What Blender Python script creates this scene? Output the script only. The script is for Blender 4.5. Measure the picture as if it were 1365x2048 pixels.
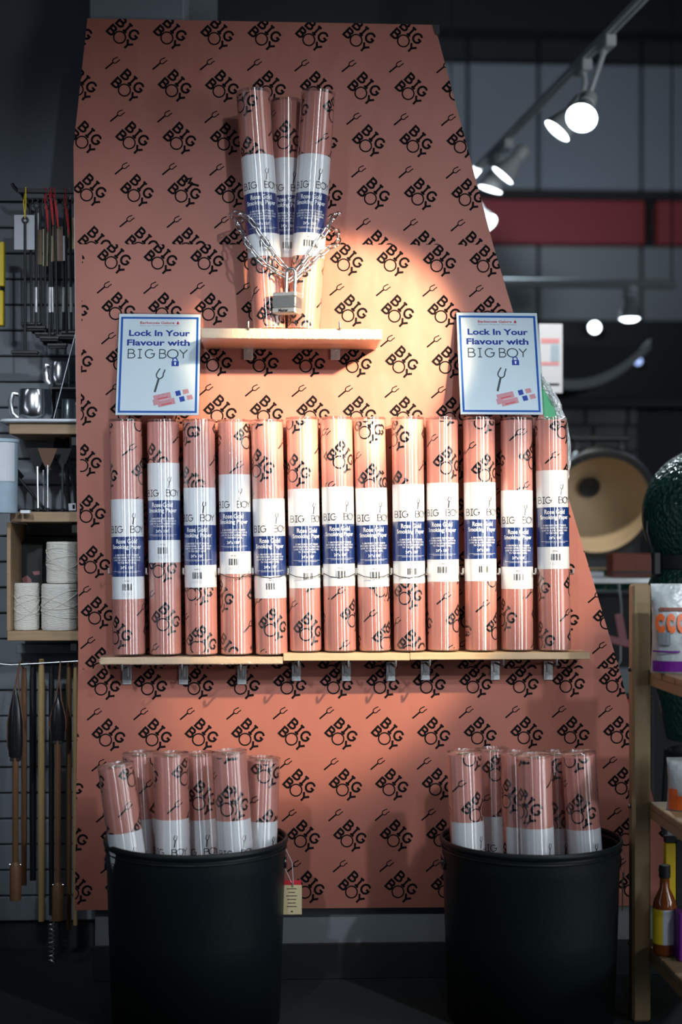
import bpy, math, random
from mathutils import Vector, Matrix
random.seed(7)
for o in list(bpy.data.objects): bpy.data.objects.remove(o)
SC = bpy.context.scene
COL = SC.collection
PI = math.pi
R = math.radians

# ------------------------------------------------------------------ camera
FPX, HOR = 2844.4, 1100.0
YAW = R(2.5)
CZ = 1.17
FW = Vector((math.sin(YAW), math.cos(YAW), 0)); RT = Vector((math.cos(YAW), -math.sin(YAW), 0))
CP = -3.85 * FW + Vector((0, 0, CZ))
cam = bpy.data.cameras.new('camera'); co = bpy.data.objects.new('camera', cam); COL.objects.link(co)
co.location = CP; co.rotation_euler = (PI/2, 0, -YAW)
cam.lens = 50; cam.sensor_width = 36; cam.shift_y = (HOR-1024)/2048; cam.clip_end = 60
cam.dof.use_dof = True; cam.dof.focus_distance = 3.76; cam.dof.aperture_fstop = 1.5
SC.camera = co

def P(px, py, y):
    """the point on the vertical plane y = const that the photograph shows at a pixel"""
    d = FW + RT*((px-682.5)/FPX) + Vector((0, 0, (HOR-py)/FPX))
    return CP + d*((y-CP.y)/d.y)

# ------------------------------------------------------------------ world and lights
w = bpy.data.worlds.new('world'); SC.world = w; w.use_nodes = True
w.node_tree.nodes['Background'].inputs[0].default_value = (0.45, 0.62, 0.8, 1)
w.node_tree.nodes['Background'].inputs[1].default_value = 0.035
SC.view_settings.view_transform = 'Standard'; SC.view_settings.look = 'None'
SC.view_settings.exposure = 0.0; SC.view_settings.gamma = 1.0; SC.view_settings.use_curve_mapping = False

def spot(name, loc, target, power, color, size, blend, radius=0.06):
    l = bpy.data.lights.new(name, 'SPOT'); l.energy = power; l.color = color
    l.spot_size = R(size); l.spot_blend = blend; l.shadow_soft_size = radius
    o = bpy.data.objects.new(name, l); COL.objects.link(o); o.location = loc
    o.rotation_euler = (Vector(target)-Vector(loc)).to_track_quat('-Z', 'Y').to_euler()
    return o
# the warm accent heads on a low track right of the photographer
WARM = (1.0, 0.74, 0.45)
spot('warm_track_spot', (0.95, -1.60, 2.22), (-0.03, 0.0, 1.69), 900, WARM, 21, 0.5, 0.03)
spot('warm_track_spot', (1.05, -1.70, 2.30), (0.03, 0.0, 1.05), 450, WARM, 22, 0.5, 0.03)
spot('warm_track_spot', (1.35, -1.55, 2.25), (0.53, 0.0, 1.16), 190, WARM, 16, 0.6, 0.03)
# cool track heads behind and beside the photographer; the last two are added fill
COOL = (0.84, 0.92, 1.0)
spot('track_or_fill_spot', (-1.3, -3.9, 3.0), (-0.28, 0, 1.15), 270, COOL, 32, 1.0, 0.06)
spot('track_or_fill_spot', (0.9, -4.6, 3.0), (-0.05, 0, 1.55), 340, COOL, 30, 1.0, 0.06)
spot('track_or_fill_spot', (2.0, -3.2, 3.0), (0.12, 0, 0.80), 270, COOL, 31, 1.0, 0.06)
spot('track_or_fill_spot', (-1.7, -2.0, 3.0), (-0.80, 0.3, 1.35), 40, COOL, 48, 1.0, 0.06)  # added spot that brightens the left shelf
spot('track_or_fill_spot', (0.2, -3.4, 3.2), (0.1, -0.5, 0.4), 20, COOL, 75, 1.0, 0.06)  # unseen wide fill, added to lift the floor and bins
# added unseen area lights, like tall shop-front windows, for the streaks on the rolls
def streak_light(name, loc, target, w_, h_, rad, color):
    l = bpy.data.lights.new(name, 'AREA'); l.shape = 'RECTANGLE'; l.size = w_; l.size_y = h_; l.color = color; l.energy = rad*PI*w_*h_
    o = bpy.data.objects.new(name, l); COL.objects.link(o); o.location = loc
    d = Vector(target)-Vector(loc); d.z = 0; o.rotation_euler = d.to_track_quat('-Z', 'Z').to_euler()
streak_light('streak_area_light', (4.2, -2.9, 1.5), (0, 0, 1.5), 0.75, 2.0, 14.0, (0.92, 0.96, 1.0))
streak_light('streak_area_light', (2.5, -4.7, 1.55), (0, 0, 1.5), 0.28, 2.0, 9.0, (0.88, 0.94, 1.0))
streak_light('streak_area_light', (-3.9, -2.6, 1.55), (0, 0, 1.5), 0.28, 2.0, 4.0, (0.80, 0.84, 1.0))
# spots added farther down the shop to brighten the back wall and grills
spot('track_or_fill_spot', (0.75, 3.0, 2.95), (0.75, 6.0, 3.9), 160, COOL, 100, 1.0, 0.06)
spot('track_or_fill_spot', (0.8, 0.5, 3.0), (0.85, 1.75, 1.3), 110, (1, .93, .82), 34, 0.8, 0.06)

# ------------------------------------------------------------------ materials
def mat(name, col, rough=0.5, metal=0.0, noise=0.0, nscale=30, bump=0.0, bscale=60, emit=0, spec=0.5, coat=0, stretch=None, bstretch=None):
    m = bpy.data.materials.new(name); m.use_nodes = True
    nt = m.node_tree; b = nt.nodes['Principled BSDF']
    b.inputs['Roughness'].default_value = rough; b.inputs['Metallic'].default_value = metal
    b.inputs['Specular IOR Level'].default_value = spec; b.inputs['Coat Weight'].default_value = coat
    b.inputs['Base Color'].default_value = (*col, 1)
    tc = nt.nodes.new('ShaderNodeTexCoord')
    def coords(st):
        if not st: return tc.outputs['Object']
        mp = nt.nodes.new('ShaderNodeMapping'); mp.inputs['Scale'].default_value = st
        nt.links.new(tc.outputs['Object'], mp.inputs[0]); return mp.outputs[0]
    n = nt.nodes.new('ShaderNodeTexNoise'); n.inputs['Scale'].default_value = nscale; n.inputs['Detail'].default_value = 4
    nt.links.new(coords(stretch), n.inputs['Vector'])
    mx = nt.nodes.new('ShaderNodeMix'); mx.data_type = 'RGBA'
    mx.inputs[6].default_value = (*[c*(1-noise) for c in col], 1); mx.inputs[7].default_value = (*[min(1, c*(1+noise)) for c in col], 1)
    nt.links.new(n.outputs['Fac'], mx.inputs[0]); nt.links.new(mx.outputs[2], b.inputs['Base Color'])
    if bump:
        n2 = nt.nodes.new('ShaderNodeTexNoise'); n2.inputs['Scale'].default_value = bscale; n2.inputs['Detail'].default_value = 3
        nt.links.new(coords(bstretch), n2.inputs['Vector'])
        bp = nt.nodes.new('ShaderNodeBump'); bp.inputs['Strength'].default_value = bump; bp.inputs['Distance'].default_value = 0.01
        nt.links.new(n2.outputs['Fac'], bp.inputs['Height']); nt.links.new(bp.outputs[0], b.inputs['Normal'])
    if emit:
        b.inputs['Emission Color'].default_value = (*col, 1); b.inputs['Emission Strength'].default_value = emit
    return m

def schlick(nt, f0):
    lw = nt.nodes.new('ShaderNodeLayerWeight'); lw.inputs[0].default_value = 0.5
    pw = nt.nodes.new('ShaderNodeMath'); pw.operation = 'POWER'; pw.inputs[1].default_value = 4.0
    nt.links.new(lw.outputs['Facing'], pw.inputs[0])
    ad = nt.nodes.new('ShaderNodeMath'); ad.operation = 'MULTIPLY_ADD'; ad.inputs[1].default_value = 0.7; ad.inputs[2].default_value = f0
    nt.links.new(pw.outputs[0], ad.inputs[0]); return ad

def film_mat(name, rv=0.12, ru=0.030, bump=0.12, bscale=110, tint=(1, 1, 1), base=0.18, stretch=(.12, .12, 1)):
    """clear shrink film: see-through, with a stretched gloss from its fine ripples"""
    m = bpy.data.materials.new(name); m.use_nodes = True; nt = m.node_tree
    for n in list(nt.nodes): nt.nodes.remove(n)
    out = nt.nodes.new('ShaderNodeOutputMaterial')
    tr = nt.nodes.new('ShaderNodeBsdfTransparent'); tr.inputs[0].default_value = (0.97, 0.97, 0.97, 1)
    g1 = nt.nodes.new('ShaderNodeBsdfAnisotropic')
    g1.inputs['Color'].default_value = (*tint, 1)
    g1.inputs['Roughness'].default_value = math.sqrt(math.sqrt(rv*ru))
    g1.inputs['Anisotropy'].default_value = min(1, (1-ru/rv)/.9); g1.inputs['Rotation'].default_value = 0.0
    tg = nt.nodes.new('ShaderNodeTangent'); tg.direction_type = 'RADIAL'; tg.axis = 'Z'
    nt.links.new(tg.outputs[0], g1.inputs['Tangent'])
    ad = schlick(nt, base)
    mx = nt.nodes.new('ShaderNodeMixShader')
    nt.links.new(ad.outputs[0], mx.inputs[0]); nt.links.new(tr.outputs[0], mx.inputs[1]); nt.links.new(g1.outputs[0], mx.inputs[2])
    tc = nt.nodes.new('ShaderNodeTexCoord')
    n2 = nt.nodes.new('ShaderNodeTexNoise'); n2.inputs['Scale'].default_value = bscale; n2.inputs['Detail'].default_value = 3
    mp = nt.nodes.new('ShaderNodeMapping'); mp.inputs['Scale'].default_value = stretch
    nt.links.new(tc.outputs['Object'], mp.inputs[0]); nt.links.new(mp.outputs[0], n2.inputs['Vector'])
    bp = nt.nodes.new('ShaderNodeBump'); bp.inputs['Strength'].default_value = bump; bp.inputs['Distance'].default_value = 0.004
    nt.links.new(n2.outputs['Fac'], bp.inputs['Height']); nt.links.new(bp.outputs[0], g1.inputs['Normal'])
    nt.links.new(mx.outputs[0], out.inputs[0])
    return m

def glass_mat(name, rough=0.02):
    m = bpy.data.materials.new(name); m.use_nodes = True; nt = m.node_tree
    for n in list(nt.nodes): nt.nodes.remove(n)
    out = nt.nodes.new('ShaderNodeOutputMaterial')
    tr = nt.nodes.new('ShaderNodeBsdfTransparent'); tr.inputs[0].default_value = (0.92, 0.95, 0.96, 1)
    g = nt.nodes.new('ShaderNodeBsdfGlossy'); g.inputs['Roughness'].default_value = rough
    fr = schlick(nt, 0.045)
    mx = nt.nodes.new('ShaderNodeMixShader')
    nt.links.new(fr.outputs[0], mx.inputs[0]); nt.links.new(tr.outputs[0], mx.inputs[1]); nt.links.new(g.outputs[0], mx.inputs[2])
    nt.links.new(mx.outputs[0], out.inputs[0]); return m

def dimple_mat(name, col):
    m = mat(name, col, 0.22, noise=0.2, nscale=12)
    nt = m.node_tree; b = nt.nodes['Principled BSDF']
    tc = nt.nodes.new('ShaderNodeTexCoord'); v = nt.nodes.new('ShaderNodeTexVoronoi'); v.inputs['Scale'].default_value = 75
    nt.links.new(tc.outputs['Object'], v.inputs['Vector'])
    bp = nt.nodes.new('ShaderNodeBump'); bp.inputs['Strength'].default_value = 0.9; bp.inputs['Distance'].default_value = 0.006
    nt.links.new(v.outputs['Distance'], bp.inputs['Height']); nt.links.new(bp.outputs[0], b.inputs['Normal'])
    return m

M = {
 'paper': mat('rose_paper', (0.34, 0.118, 0.086), 0.5, noise=0.06, nscale=6, bump=1.0, bscale=3.2, bstretch=(1.6, 1, 0.8), spec=0.35),
 'rollpaper': mat('roll_paper', (0.60, 0.250, 0.205), 0.5, noise=0.05, nscale=40),
 'ink': mat('black_ink', (0.009, 0.008, 0.009), 0.9, spec=0.0),
 'foam': mat('white_foam_board', (0.75, 0.77, 0.80), 0.7, noise=0.04),
 'label': mat('label_white', (0.82, 0.85, 0.88), 0.5, noise=0.02),
 'blue': mat('label_blue', (0.002, 0.032, 0.19), 0.45),
 'white': mat('print_white', (0.85, 0.87, 0.9), 0.5),
 'grey_print': mat('grey_print', (0.55, 0.57, 0.6), 0.5),
 'sign': mat('sign_paper', (0.74, 0.78, 0.82), 0.35, noise=0.01),
 'sblue': mat('sign_border_blue', (0.002, 0.095, 0.42), 0.4),
 'stext': mat('sign_text_blue', (0.006, 0.036, 0.30), 0.4),
 'sred': mat('sign_red', (0.62, 0.05, 0.05), 0.4),
 'sdark': mat('sign_dark', (0.05, 0.07, 0.08), 0.4),
 'spink': mat('sign_pink', (0.70, 0.30, 0.33), 0.4, noise=0.25, nscale=120),
 'cardboard': mat('cardboard', (0.30, 0.20, 0.12), 0.8, noise=0.15),
 'film': film_mat('shrink_film'),
 'crinkle': film_mat('crinkled_film', 0.10, 0.06, 1.0, 170, stretch=(1, 1, 1), base=0.09),
 'acrylic': glass_mat('clear_acrylic'),
 'glass': glass_mat('glass', 0.01),
 'wood': mat('pine', (0.52, 0.37, 0.22), 0.5, noise=0.18, nscale=14, stretch=(1, 8, 8), bump=0.1, bscale=60),
 'rackwood': mat('rack_pine', (0.27, 0.19, 0.10), 0.5, noise=0.22, nscale=10, stretch=(8, 8, 0.6)),
 'shelfwood': mat('shelf_wood', (0.36, 0.24, 0.14), 0.55, noise=0.3, nscale=12, stretch=(1, 7, 7)),
 'darkwood': mat('handle_wood', (0.16, 0.075, 0.035), 0.45, noise=0.35, nscale=9, stretch=(8, 8, 0.7)),
 'palewood': mat('pale_handle_wood', (0.40, 0.27, 0.12), 0.5, noise=0.25, nscale=9, stretch=(8, 8, 0.7)),
 'zinc': mat('zinc_steel', (0.72, 0.75, 0.76), 0.42, 1.0, noise=0.08, nscale=90, bump=0.1, bscale=120),
 'darkzinc': mat('dark_zinc', (0.20, 0.21, 0.22), 0.4, 0.8),
 'chrome': mat('chrome', (0.80, 0.82, 0.84), 0.24, 1.0),
 'steel': mat('polished_steel', (0.74, 0.77, 0.80), 0.20, 1.0),
 'lockbody': mat('laminated_steel', (0.28, 0.33, 0.37), 0.35, 0.9, noise=0.1, nscale=60),
 'bin': mat('black_enamel', (0.006, 0.011, 0.013), 0.42, noise=0.2, nscale=300, bump=0.12, bscale=500, spec=0.28),
 'black': mat('black_metal', (0.012, 0.014, 0.016), 0.45),
 'blackgloss': mat('black_plastic', (0.010, 0.011, 0.013), 0.25),
 'rubber': mat('black_rubber', (0.02, 0.02, 0.022), 0.7),
 'tagcream': mat('tag_cream', (0.62, 0.52, 0.30), 0.7, noise=0.05),
 'tagwhite': mat('tag_white', (0.62, 0.66, 0.72), 0.7, noise=0.04),
 'tagbrown': mat('tag_kraft', (0.30, 0.22, 0.15), 0.8, noise=0.1),
 'red': mat('red_ribbon', (0.55, 0.02, 0.03), 0.6),
 'yellow': mat('yellow_plastic', (0.85, 0.62, 0.02), 0.45, noise=0.05),
 'leather': mat('leather', (0.12, 0.05, 0.025), 0.6, noise=0.2),
 'twine': mat('cotton_twine', (0.72, 0.70, 0.64), 0.9, noise=0.1, nscale=60, bump=0.5, bscale=400, bstretch=(0.2, 0.2, 1)),
 'twinecord': mat('twine_cord', (0.62, 0.60, 0.54), 0.9, noise=0.15, nscale=200),
 'wallgrey': mat('painted_wall', (0.16, 0.18, 0.205), 0.75, noise=0.08, nscale=2),
 'slat': mat('slat_grey', (0.17, 0.19, 0.215), 0.6, noise=0.06, nscale=5),
 'groove': mat('groove_dark', (0.025, 0.028, 0.032), 0.8),
 'plinth': mat('plinth_grey', (0.17, 0.185, 0.20), 0.7, noise=0.08, nscale=4),
 'base': mat('baseboard_black', (0.014, 0.016, 0.018), 0.55),
 'carpet': mat('carpet', (0.026, 0.036, 0.038), 0.95, noise=0.75, nscale=420, bump=0.9, bscale=500),
 'backwall': mat('far_wall_panel', (0.22, 0.26, 0.31), 0.8, noise=0.1, nscale=1.2),
 'farblack': mat('far_black', (0.010, 0.012, 0.014), 0.7),
 'farred': mat('far_red', (0.26, 0.035, 0.045), 0.6, noise=0.12, nscale=2),
 'fardark': mat('far_dark', (0.020, 0.025, 0.030), 0.8, noise=0.2, nscale=3),
 'fargrey': mat('far_grey', (0.20, 0.23, 0.25), 0.7),
 'stone': mat('stone_veneer', (0.11, 0.115, 0.12), 0.85, noise=0.6, nscale=5, bump=0.6, bscale=9),
 'lampwhite': mat('lamp_white', (0.62, 0.66, 0.68), 0.4),
 'bulb': mat('lit_bulb', (0.88, 0.95, 1.0), 0.4, emit=9),
 'bulbblue': mat('lit_bulb_blue', (0.45, 0.58, 1.0), 0.4, emit=1.6),
 'green': mat('sign_green', (0.06, 0.38, 0.17), 0.5),
 'foil': mat('crinkled_foil', (0.82, 0.85, 0.84), 0.3, 0.35, bump=0.9, bscale=120),
 'egg': dimple_mat('green_ceramic', (0.006, 0.040, 0.030)),
 'ceramic': mat('inner_ceramic', (0.56, 0.43, 0.27), 0.7, noise=0.1, nscale=5),
 'bag': mat('charcoal_bag', (0.38, 0.42, 0.43), 0.3, noise=0.12, nscale=20, bump=0.5, bscale=25),
 'purple': mat('bag_purple', (0.13, 0.01, 0.22), 0.4),
 'orange': mat('bag_orange', (0.75, 0.13, 0.02), 0.45),
 'brownred': mat('brown_red', (0.20, 0.05, 0.03), 0.6, noise=0.2),
 'pinkgrip': mat('pink_grip', (0.36, 0.14, 0.16), 0.5),
 'amber': mat('amber_sauce', (0.20, 0.05, 0.01), 0.12),
 'paleblue': mat('pale_blue_tub', (0.36, 0.48, 0.58), 0.5, noise=0.1),
 'tray': mat('white_tray', (0.75, 0.80, 0.85), 0.35),
}

# ------------------------------------------------------------------ mesh helpers
class MB:
    def __init__(s): s.v = []; s.f = []
    def add(s, vs, fs):
        k = len(s.v); s.v += [tuple(p) for p in vs]; s.f += [tuple(i+k for i in f) for f in fs]; return s
    def box(s, x0, x1, y0, y1, z0, z1, mtx=None):
        vs = [Vector(p) for p in ((x0,y0,z0),(x1,y0,z0),(x1,y1,z0),(x0,y1,z0),(x0,y0,z1),(x1,y0,z1),(x1,y1,z1),(x0,y1,z1))]
        if mtx: vs = [mtx @ p for p in vs]
        return s.add(vs, [(0,3,2,1),(4,5,6,7),(0,1,5,4),(1,2,6,5),(2,3,7,6),(3,0,4,7)])
    def bbox(s, x0, x1, y0, y1, z0, z1, b, mtx=None):
        """box with chamfered edges"""
        vs = []; X = (x0, x1); Y = (y0, y1); Z = (z0, z1); idx = {}
        for i in (0, 1):
            for j in (0, 1):
                for k in (0, 1):
                    sx, sy, sz = (1-2*i)*b, (1-2*j)*b, (1-2*k)*b
                    for a in range(3):
                        p = [X[i]+sx, Y[j]+sy, Z[k]+sz]; p[a] = (X[i], Y[j], Z[k])[a]
                        idx[(i, j, k, a)] = len(vs); vs.append(mtx @ Vector(p) if mtx else Vector(p))
        fs = []; g = lambda i, j, k, a: idx[(i, j, k, a)]
        for t in (0, 1):
            fs += [(g(t,0,0,0), g(t,1,0,0), g(t,1,1,0), g(t,0,1,0)), (g(0,t,0,1), g(1,t,0,1), g(1,t,1,1), g(0,t,1,1)), (g(0,0,t,2), g(1,0,t,2), g(1,1,t,2), g(0,1,t,2))]
            for u in (0, 1):
                fs += [(g(t,u,0,0), g(t,u,1,0), g(t,u,1,1), g(t,u,0,1)), (g(t,0,u,0), g(t,1,u,0), g(t,1,u,2), g(t,0,u,2)), (g(0,t,u,1), g(1,t,u,1), g(1,t,u,2), g(0,t,u,2))]
                for q in (0, 1): fs.append((g(t,u,q,0), g(t,u,q,1), g(t,u,q,2)))
        return s.add(vs, fs)
    def tube(s, pts, r, n=8, closed=False, caps=True, flat=None):
        pts = [Vector(p) for p in pts]; L = len(pts); rr = r if isinstance(r, (list, tuple)) else [r]*L
        vs = []; fs = []; up = None
        for i, p in enumerate(pts):
            a = pts[(i-1) % L] if (closed or i > 0) else p; b = pts[(i+1) % L] if (closed or i < L-1) else p
            t = (b-a).normalized()
            if up is None:
                up = Vector((0, 0, 1)) if abs(t.z) < 0.9 else Vector((0, 1, 0))
            x = t.cross(up).normalized(); up = x.cross(t).normalized()
            for k in range(n):
                c = 2*PI*k/n; fl = flat or 1
                vs.append(p + x*math.cos(c)*rr[i] + up*math.sin(c)*rr[i]*fl)
        m = L if closed else L-1
        for i in range(m):
            j = (i+1) % L
            for k in range(n): fs.append((i*n+k, i*n+(k+1) % n, j*n+(k+1) % n, j*n+k))
        if caps and not closed:
            fs.append(tuple(range(n))[::-1]); fs.append(tuple(range((L-1)*n, L*n)))
        return s.add(vs, fs)
    def lathe(s, prof, n=32, c=(0, 0, 0), mtx=None, a0=0, a1=2*PI):
        vs = []; fs = []; full = abs(a1-a0-2*PI) < 1e-6; m = n if full else n+1; c = Vector(c)
        for (r, z) in prof:
            for k in range(m):
                a = a0+(a1-a0)*k/n; p = Vector((r*math.cos(a), r*math.sin(a), z))
                vs.append((mtx @ p if mtx else p)+c)
        for i in range(len(prof)-1):
            for k in range(n):
                k2 = (k+1) % m if full else k+1
                fs.append((i*m+k, i*m+k2, (i+1)*m+k2, (i+1)*m+k))
        return s.add(vs, fs)
    def prism(s, poly, y0, y1):
        """poly in (x, z), extruded from y0 (front) to y1"""
        n = len(poly); vs = [(x, y0, z) for x, z in poly]+[(x, y1, z) for x, z in poly]
        return s.add(vs, [tuple(range(n)), tuple(range(n, 2*n))[::-1]]+[(i, i+n, (i+1) % n+n, (i+1) % n) for i in range(n)])
    def polys(s, ps, fn):
        for i, p in enumerate(ps):
            vs = [Vector(fn(u, v)) for u, v in p]
            nr = (vs[1]-vs[0]).cross(vs[2]-vs[0])
            if nr.length > 1e-12:
                nr.normalize(); vs = [q+nr*(i % 7)*1.5e-5 for q in vs]     # overlapping strokes never lie in one plane
            s.add(vs, [tuple(range(len(p)))])
        return s
    def mesh(s, name, m, smooth=35, recalc=True):
        me = bpy.data.meshes.new(name); me.from_pydata(s.v, [], s.f); me.update()
        if recalc:
            import bmesh
            bm = bmesh.new(); bm.from_mesh(me); bmesh.ops.recalc_face_normals(bm, faces=bm.faces); bm.to_mesh(me); bm.free()
        if smooth:
            for p in me.polygons: p.use_smooth = True
            me.set_sharp_from_angle(angle=R(smooth))
        me.materials.append(M[m] if isinstance(m, str) else m)
        return me
    def build(s, name, m, parent=None, loc=None, rot=None, smooth=35, recalc=True):
        return link(name, s.mesh(name, m, smooth, recalc), parent, loc, rot)

def link(name, me, parent=None, loc=None, rot=None):
    o = bpy.data.objects.new(name, me); COL.objects.link(o)
    if parent: o.parent = parent
    if loc is not None: o.location = loc
    if rot is not None: o.rotation_euler = rot
    return o
def tag(o, label, cat, group=None):
    o['label'] = label; o['category'] = cat
    if group: o['group'] = group
    return o
def thing(name, label, cat, loc=(0, 0, 0), rot=(0, 0, 0), group=None):
    o = bpy.data.objects.new(name, None); COL.objects.link(o); o.empty_display_size = 0.05
    o.location = loc; o.rotation_euler = rot
    return tag(o, label, cat, group)
def struct(o): o['kind'] = 'structure'; return o

# ---- flat print helpers: lists of small convex polygons in (u, v)
def ribbon(pts, wd, closed=False):
    n = len(pts); L = []; Rr = []
    for i in range(n):
        a = pts[(i-1) % n] if (closed or i > 0) else None; b = pts[i]; c = pts[(i+1) % n] if (closed or i < n-1) else None
        def nrm(p, q):
            dx, dy = q[0]-p[0], q[1]-p[1]; l = math.hypot(dx, dy) or 1; return (-dy/l, dx/l)
        if a is None: m = nrm(b, c); k = 1
        elif c is None: m = nrm(a, b); k = 1
        else:
            n1 = nrm(a, b); n2 = nrm(b, c); mx, my = n1[0]+n2[0], n1[1]+n2[1]; l = math.hypot(mx, my) or 1
            m = (mx/l, my/l); k = min(1.6, 1/max(0.3, m[0]*n1[0]+m[1]*n1[1]))
        h = wd/2*k
        L.append((b[0]+m[0]*h, b[1]+m[1]*h)); Rr.append((b[0]-m[0]*h, b[1]-m[1]*h))
    return [[Rr[i], Rr[(i+1) % n], L[(i+1) % n], L[i]] for i in range(n if closed else n-1)]
def arc(cx, cy, rx, ry, a0, a1, n): return [(cx+rx*math.cos(R(a0+(a1-a0)*i/n)), cy+ry*math.sin(R(a0+(a1-a0)*i/n))) for i in range(n+1)]
def seg(p, q, n=5): return [(p[0]+(q[0]-p[0])*i/n, p[1]+(q[1]-p[1])*i/n) for i in range(n+1)]
def glyph(ch, wd):
    """hand drawn capitals, cap height 1, centred on 0"""
    if ch == 'B':
        return (ribbon(seg((-.34, -.5-wd/2), (-.34, .5+wd/2)), wd) + ribbon([(-.40, .5), (-.1, .5)]+arc(.03, .27, .26, .23, 90, -90, 7)+[(-.34, .04)], wd)
              + ribbon([(-.1, .04)]+arc(.05, -.23, .33, .27, 90, -90, 7)+[(-.40, -.5)], wd))
    if ch == 'I':
        return ribbon(seg((0, -.5), (0, .5)), wd)+ribbon(seg((-.24, .5), (.24, .5), 2), wd)+ribbon(seg((-.24, -.5), (.24, -.5), 2), wd)
    if ch == 'G':
        return ribbon(arc(0, 0, .46, .5, 48, 330, 14)+[(.42, .0)], wd)+ribbon(seg((.08, .0), (.52, .0), 2), wd)
    if ch == 'O':
        return ribbon(arc(0, 0, .5, .5, 0, 360, 22)[:-1], wd, True)
    if ch == 'Y':
        return ribbon(seg((-.42, .5), (0, .02)), wd)+ribbon(seg((.42, .5), (0, .02)), wd)+ribbon(seg((0, .05), (0, -.5)), wd)
def xf(ps, s=1, a=0, dx=0, dy=0, sx=1):
    c, n = math.cos(a)*s, math.sin(a)*s
    return [[(p[0]*sx*c-p[1]*n+dx, p[0]*sx*n+p[1]*c+dy) for p in q] for q in ps]
def logo():
    """the stacked BIG / BOY mark, units: photograph pixels, reading down to the right"""
    ps = []
    for ch, u, v, h in (('B', -19, 15, 18), ('I', -2, 15, 18), ('G', 16, 14, 18.5), ('B', -21.5, -9.5, 17.5), ('O', -1, -9.5, 23.5), ('Y', 20.5, -9.5, 17)):
        ps += xf(glyph(ch, (2.7 if ch == 'O' else 4.3)/h), h, 0, u, v)
    return xf(ps, 1, R(-43.5))
def fork(l=1.0, wd=0.05):
    return (ribbon(seg((0, -.5), (0, .08), 8), wd*1.6) + ribbon([(0, .08)]+arc(0, .24, .13, .16, 250, 150, 6)+seg((-.10, .38), (-.06, .5), 2), wd)
          + ribbon([(0, .08)]+arc(0, .24, .13, .16, -70, 30, 6)+seg((.125, .38), (.13, .5), 2), wd))
def clip(poly, cv):
    out = list(poly)
    n = len(cv); area = sum(cv[i][0]*cv[(i+1) % n][1]-cv[(i+1) % n][0]*cv[i][1] for i in range(n)); sg = 1 if area > 0 else -1
    for i in range(n):
        a, b = cv[i], cv[(i+1) % n]
        d = lambda p: sg*((b[0]-a[0])*(p[1]-a[1])-(b[1]-a[1])*(p[0]-a[0]))
        new = []
        for k in range(len(out)):
            p, q = out[k], out[(k+1) % len(out)]; dp, dq = d(p), d(q)
            if dp >= 0: new.append(p)
            if dp*dq < 0: t = dp/(dp-dq); new.append((p[0]+(q[0]-p[0])*t, p[1]+(q[1]-p[1])*t))
        out = new
        if len(out) < 3: return None
    return out
_tc = {}
def text(s, width=None, height=None, bold=0.0, u=0, v=0, res=3):
    """polygons of a line of type, centred on (u, v)"""
    key = (s, bold, res)
    if key not in _tc:
        cu = bpy.data.curves.new('type', 'FONT'); cu.body = s; cu.size = 1; cu.resolution_u = res; cu.offset = bold
        o = bpy.data.objects.new('type', cu); COL.objects.link(o)
        dg = bpy.context.evaluated_depsgraph_get(); e = o.evaluated_get(dg); me = e.to_mesh()
        ps = [[(me.vertices[i].co.x, me.vertices[i].co.y) for i in p.vertices] for p in me.polygons]
        e.to_mesh_clear(); bpy.data.objects.remove(o); bpy.data.curves.remove(cu); _tc[key] = ps
    ps = _tc[key]; xs = [p[0] for q in ps for p in q]; ys = [p[1] for q in ps for p in q]
    w0, h0 = max(xs)-min(xs), max(ys)-min(ys); cx, cy = (max(xs)+min(xs))/2, (max(ys)+min(ys))/2
    if width and height: sx, sy = width/w0, height/h0
    elif width: sx = sy = width/w0
    else: sx = sy = height/h0
    return [[((p[0]-cx)*sx+u, (p[1]-cy)*sy+v) for p in q] for q in ps]
def rect(u0, u1, v0, v1, n=1): return [[(u0+(u1-u0)*i/n, v0), (u0+(u1-u0)*(i+1)/n, v0), (u0+(u1-u0)*(i+1)/n, v1), (u0+(u1-u0)*i/n, v1)] for i in range(n)]
def frame(u0, u1, v0, v1, t): return rect(u0, u1, v1-t, v1)+rect(u0, u1, v0, v0+t)+rect(u0, u0+t, v0+t, v1-t)+rect(u1-t, u1, v0+t, v1-t)

# ------------------------------------------------------------------ the room
def pbox(px0, px1, py0, py1, yf, yb):
    a = P(px0, py1, yf); b = P(px1, py0, yf); return a.x, b.x, yf, yb, a.z, b.z
struct(MB().box(-4, 4.5, -6.5, 7.0, -0.06, 0).build('floor', 'carpet'))
struct(MB().box(-4, 4.5, -6.5, 7.0, 6.0, 6.1).build('ceiling', 'farblack'))
# recessed slat wall on the left, plain wall over it
WL = struct(MB().box(-2.2, -0.35, 0.372, 0.45, 0, 4.2).build('wall_left', 'groove'))
z = P(50, 404, 0.35).z
MB().box(-2.2, -0.35, 0.352, 0.372, z+0.004, 4.2).build('wall_panel', 'wallgrey', WL)
sm = MB().bbox(-2.2, -0.35, 0.352, 0.372, -0.0355, 0.0355, 0.003).mesh('slat', 'slat')
zz = z-0.0375
while zz > 0.06:
    link('slat', sm, WL, (0, 0, zz)); zz -= 0.0752
# pillar and partition that carry the board
a = P(178, 0, 0.06); b = P(368, 0, 0.06)
struct(MB().bbox(a.x, b.x, 0.06, 0.30, 0.19, 4.2, 0.004).build('trim_1', 'wallgrey'))
a = P(190, 1820, 0.035); b = P(1330, 1820, 0.035)
struct(MB().bbox(a.x, b.x, 0.035, 0.33, 0.0, 0.30, 0.003).build('wall_center', 'plinth'))
struct(MB().bbox(a.x-0.004, b.x+0.004, 0.027, 0.035, 0.0, 0.098, 0.002).build('baseboard_center', 'base'))
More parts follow.
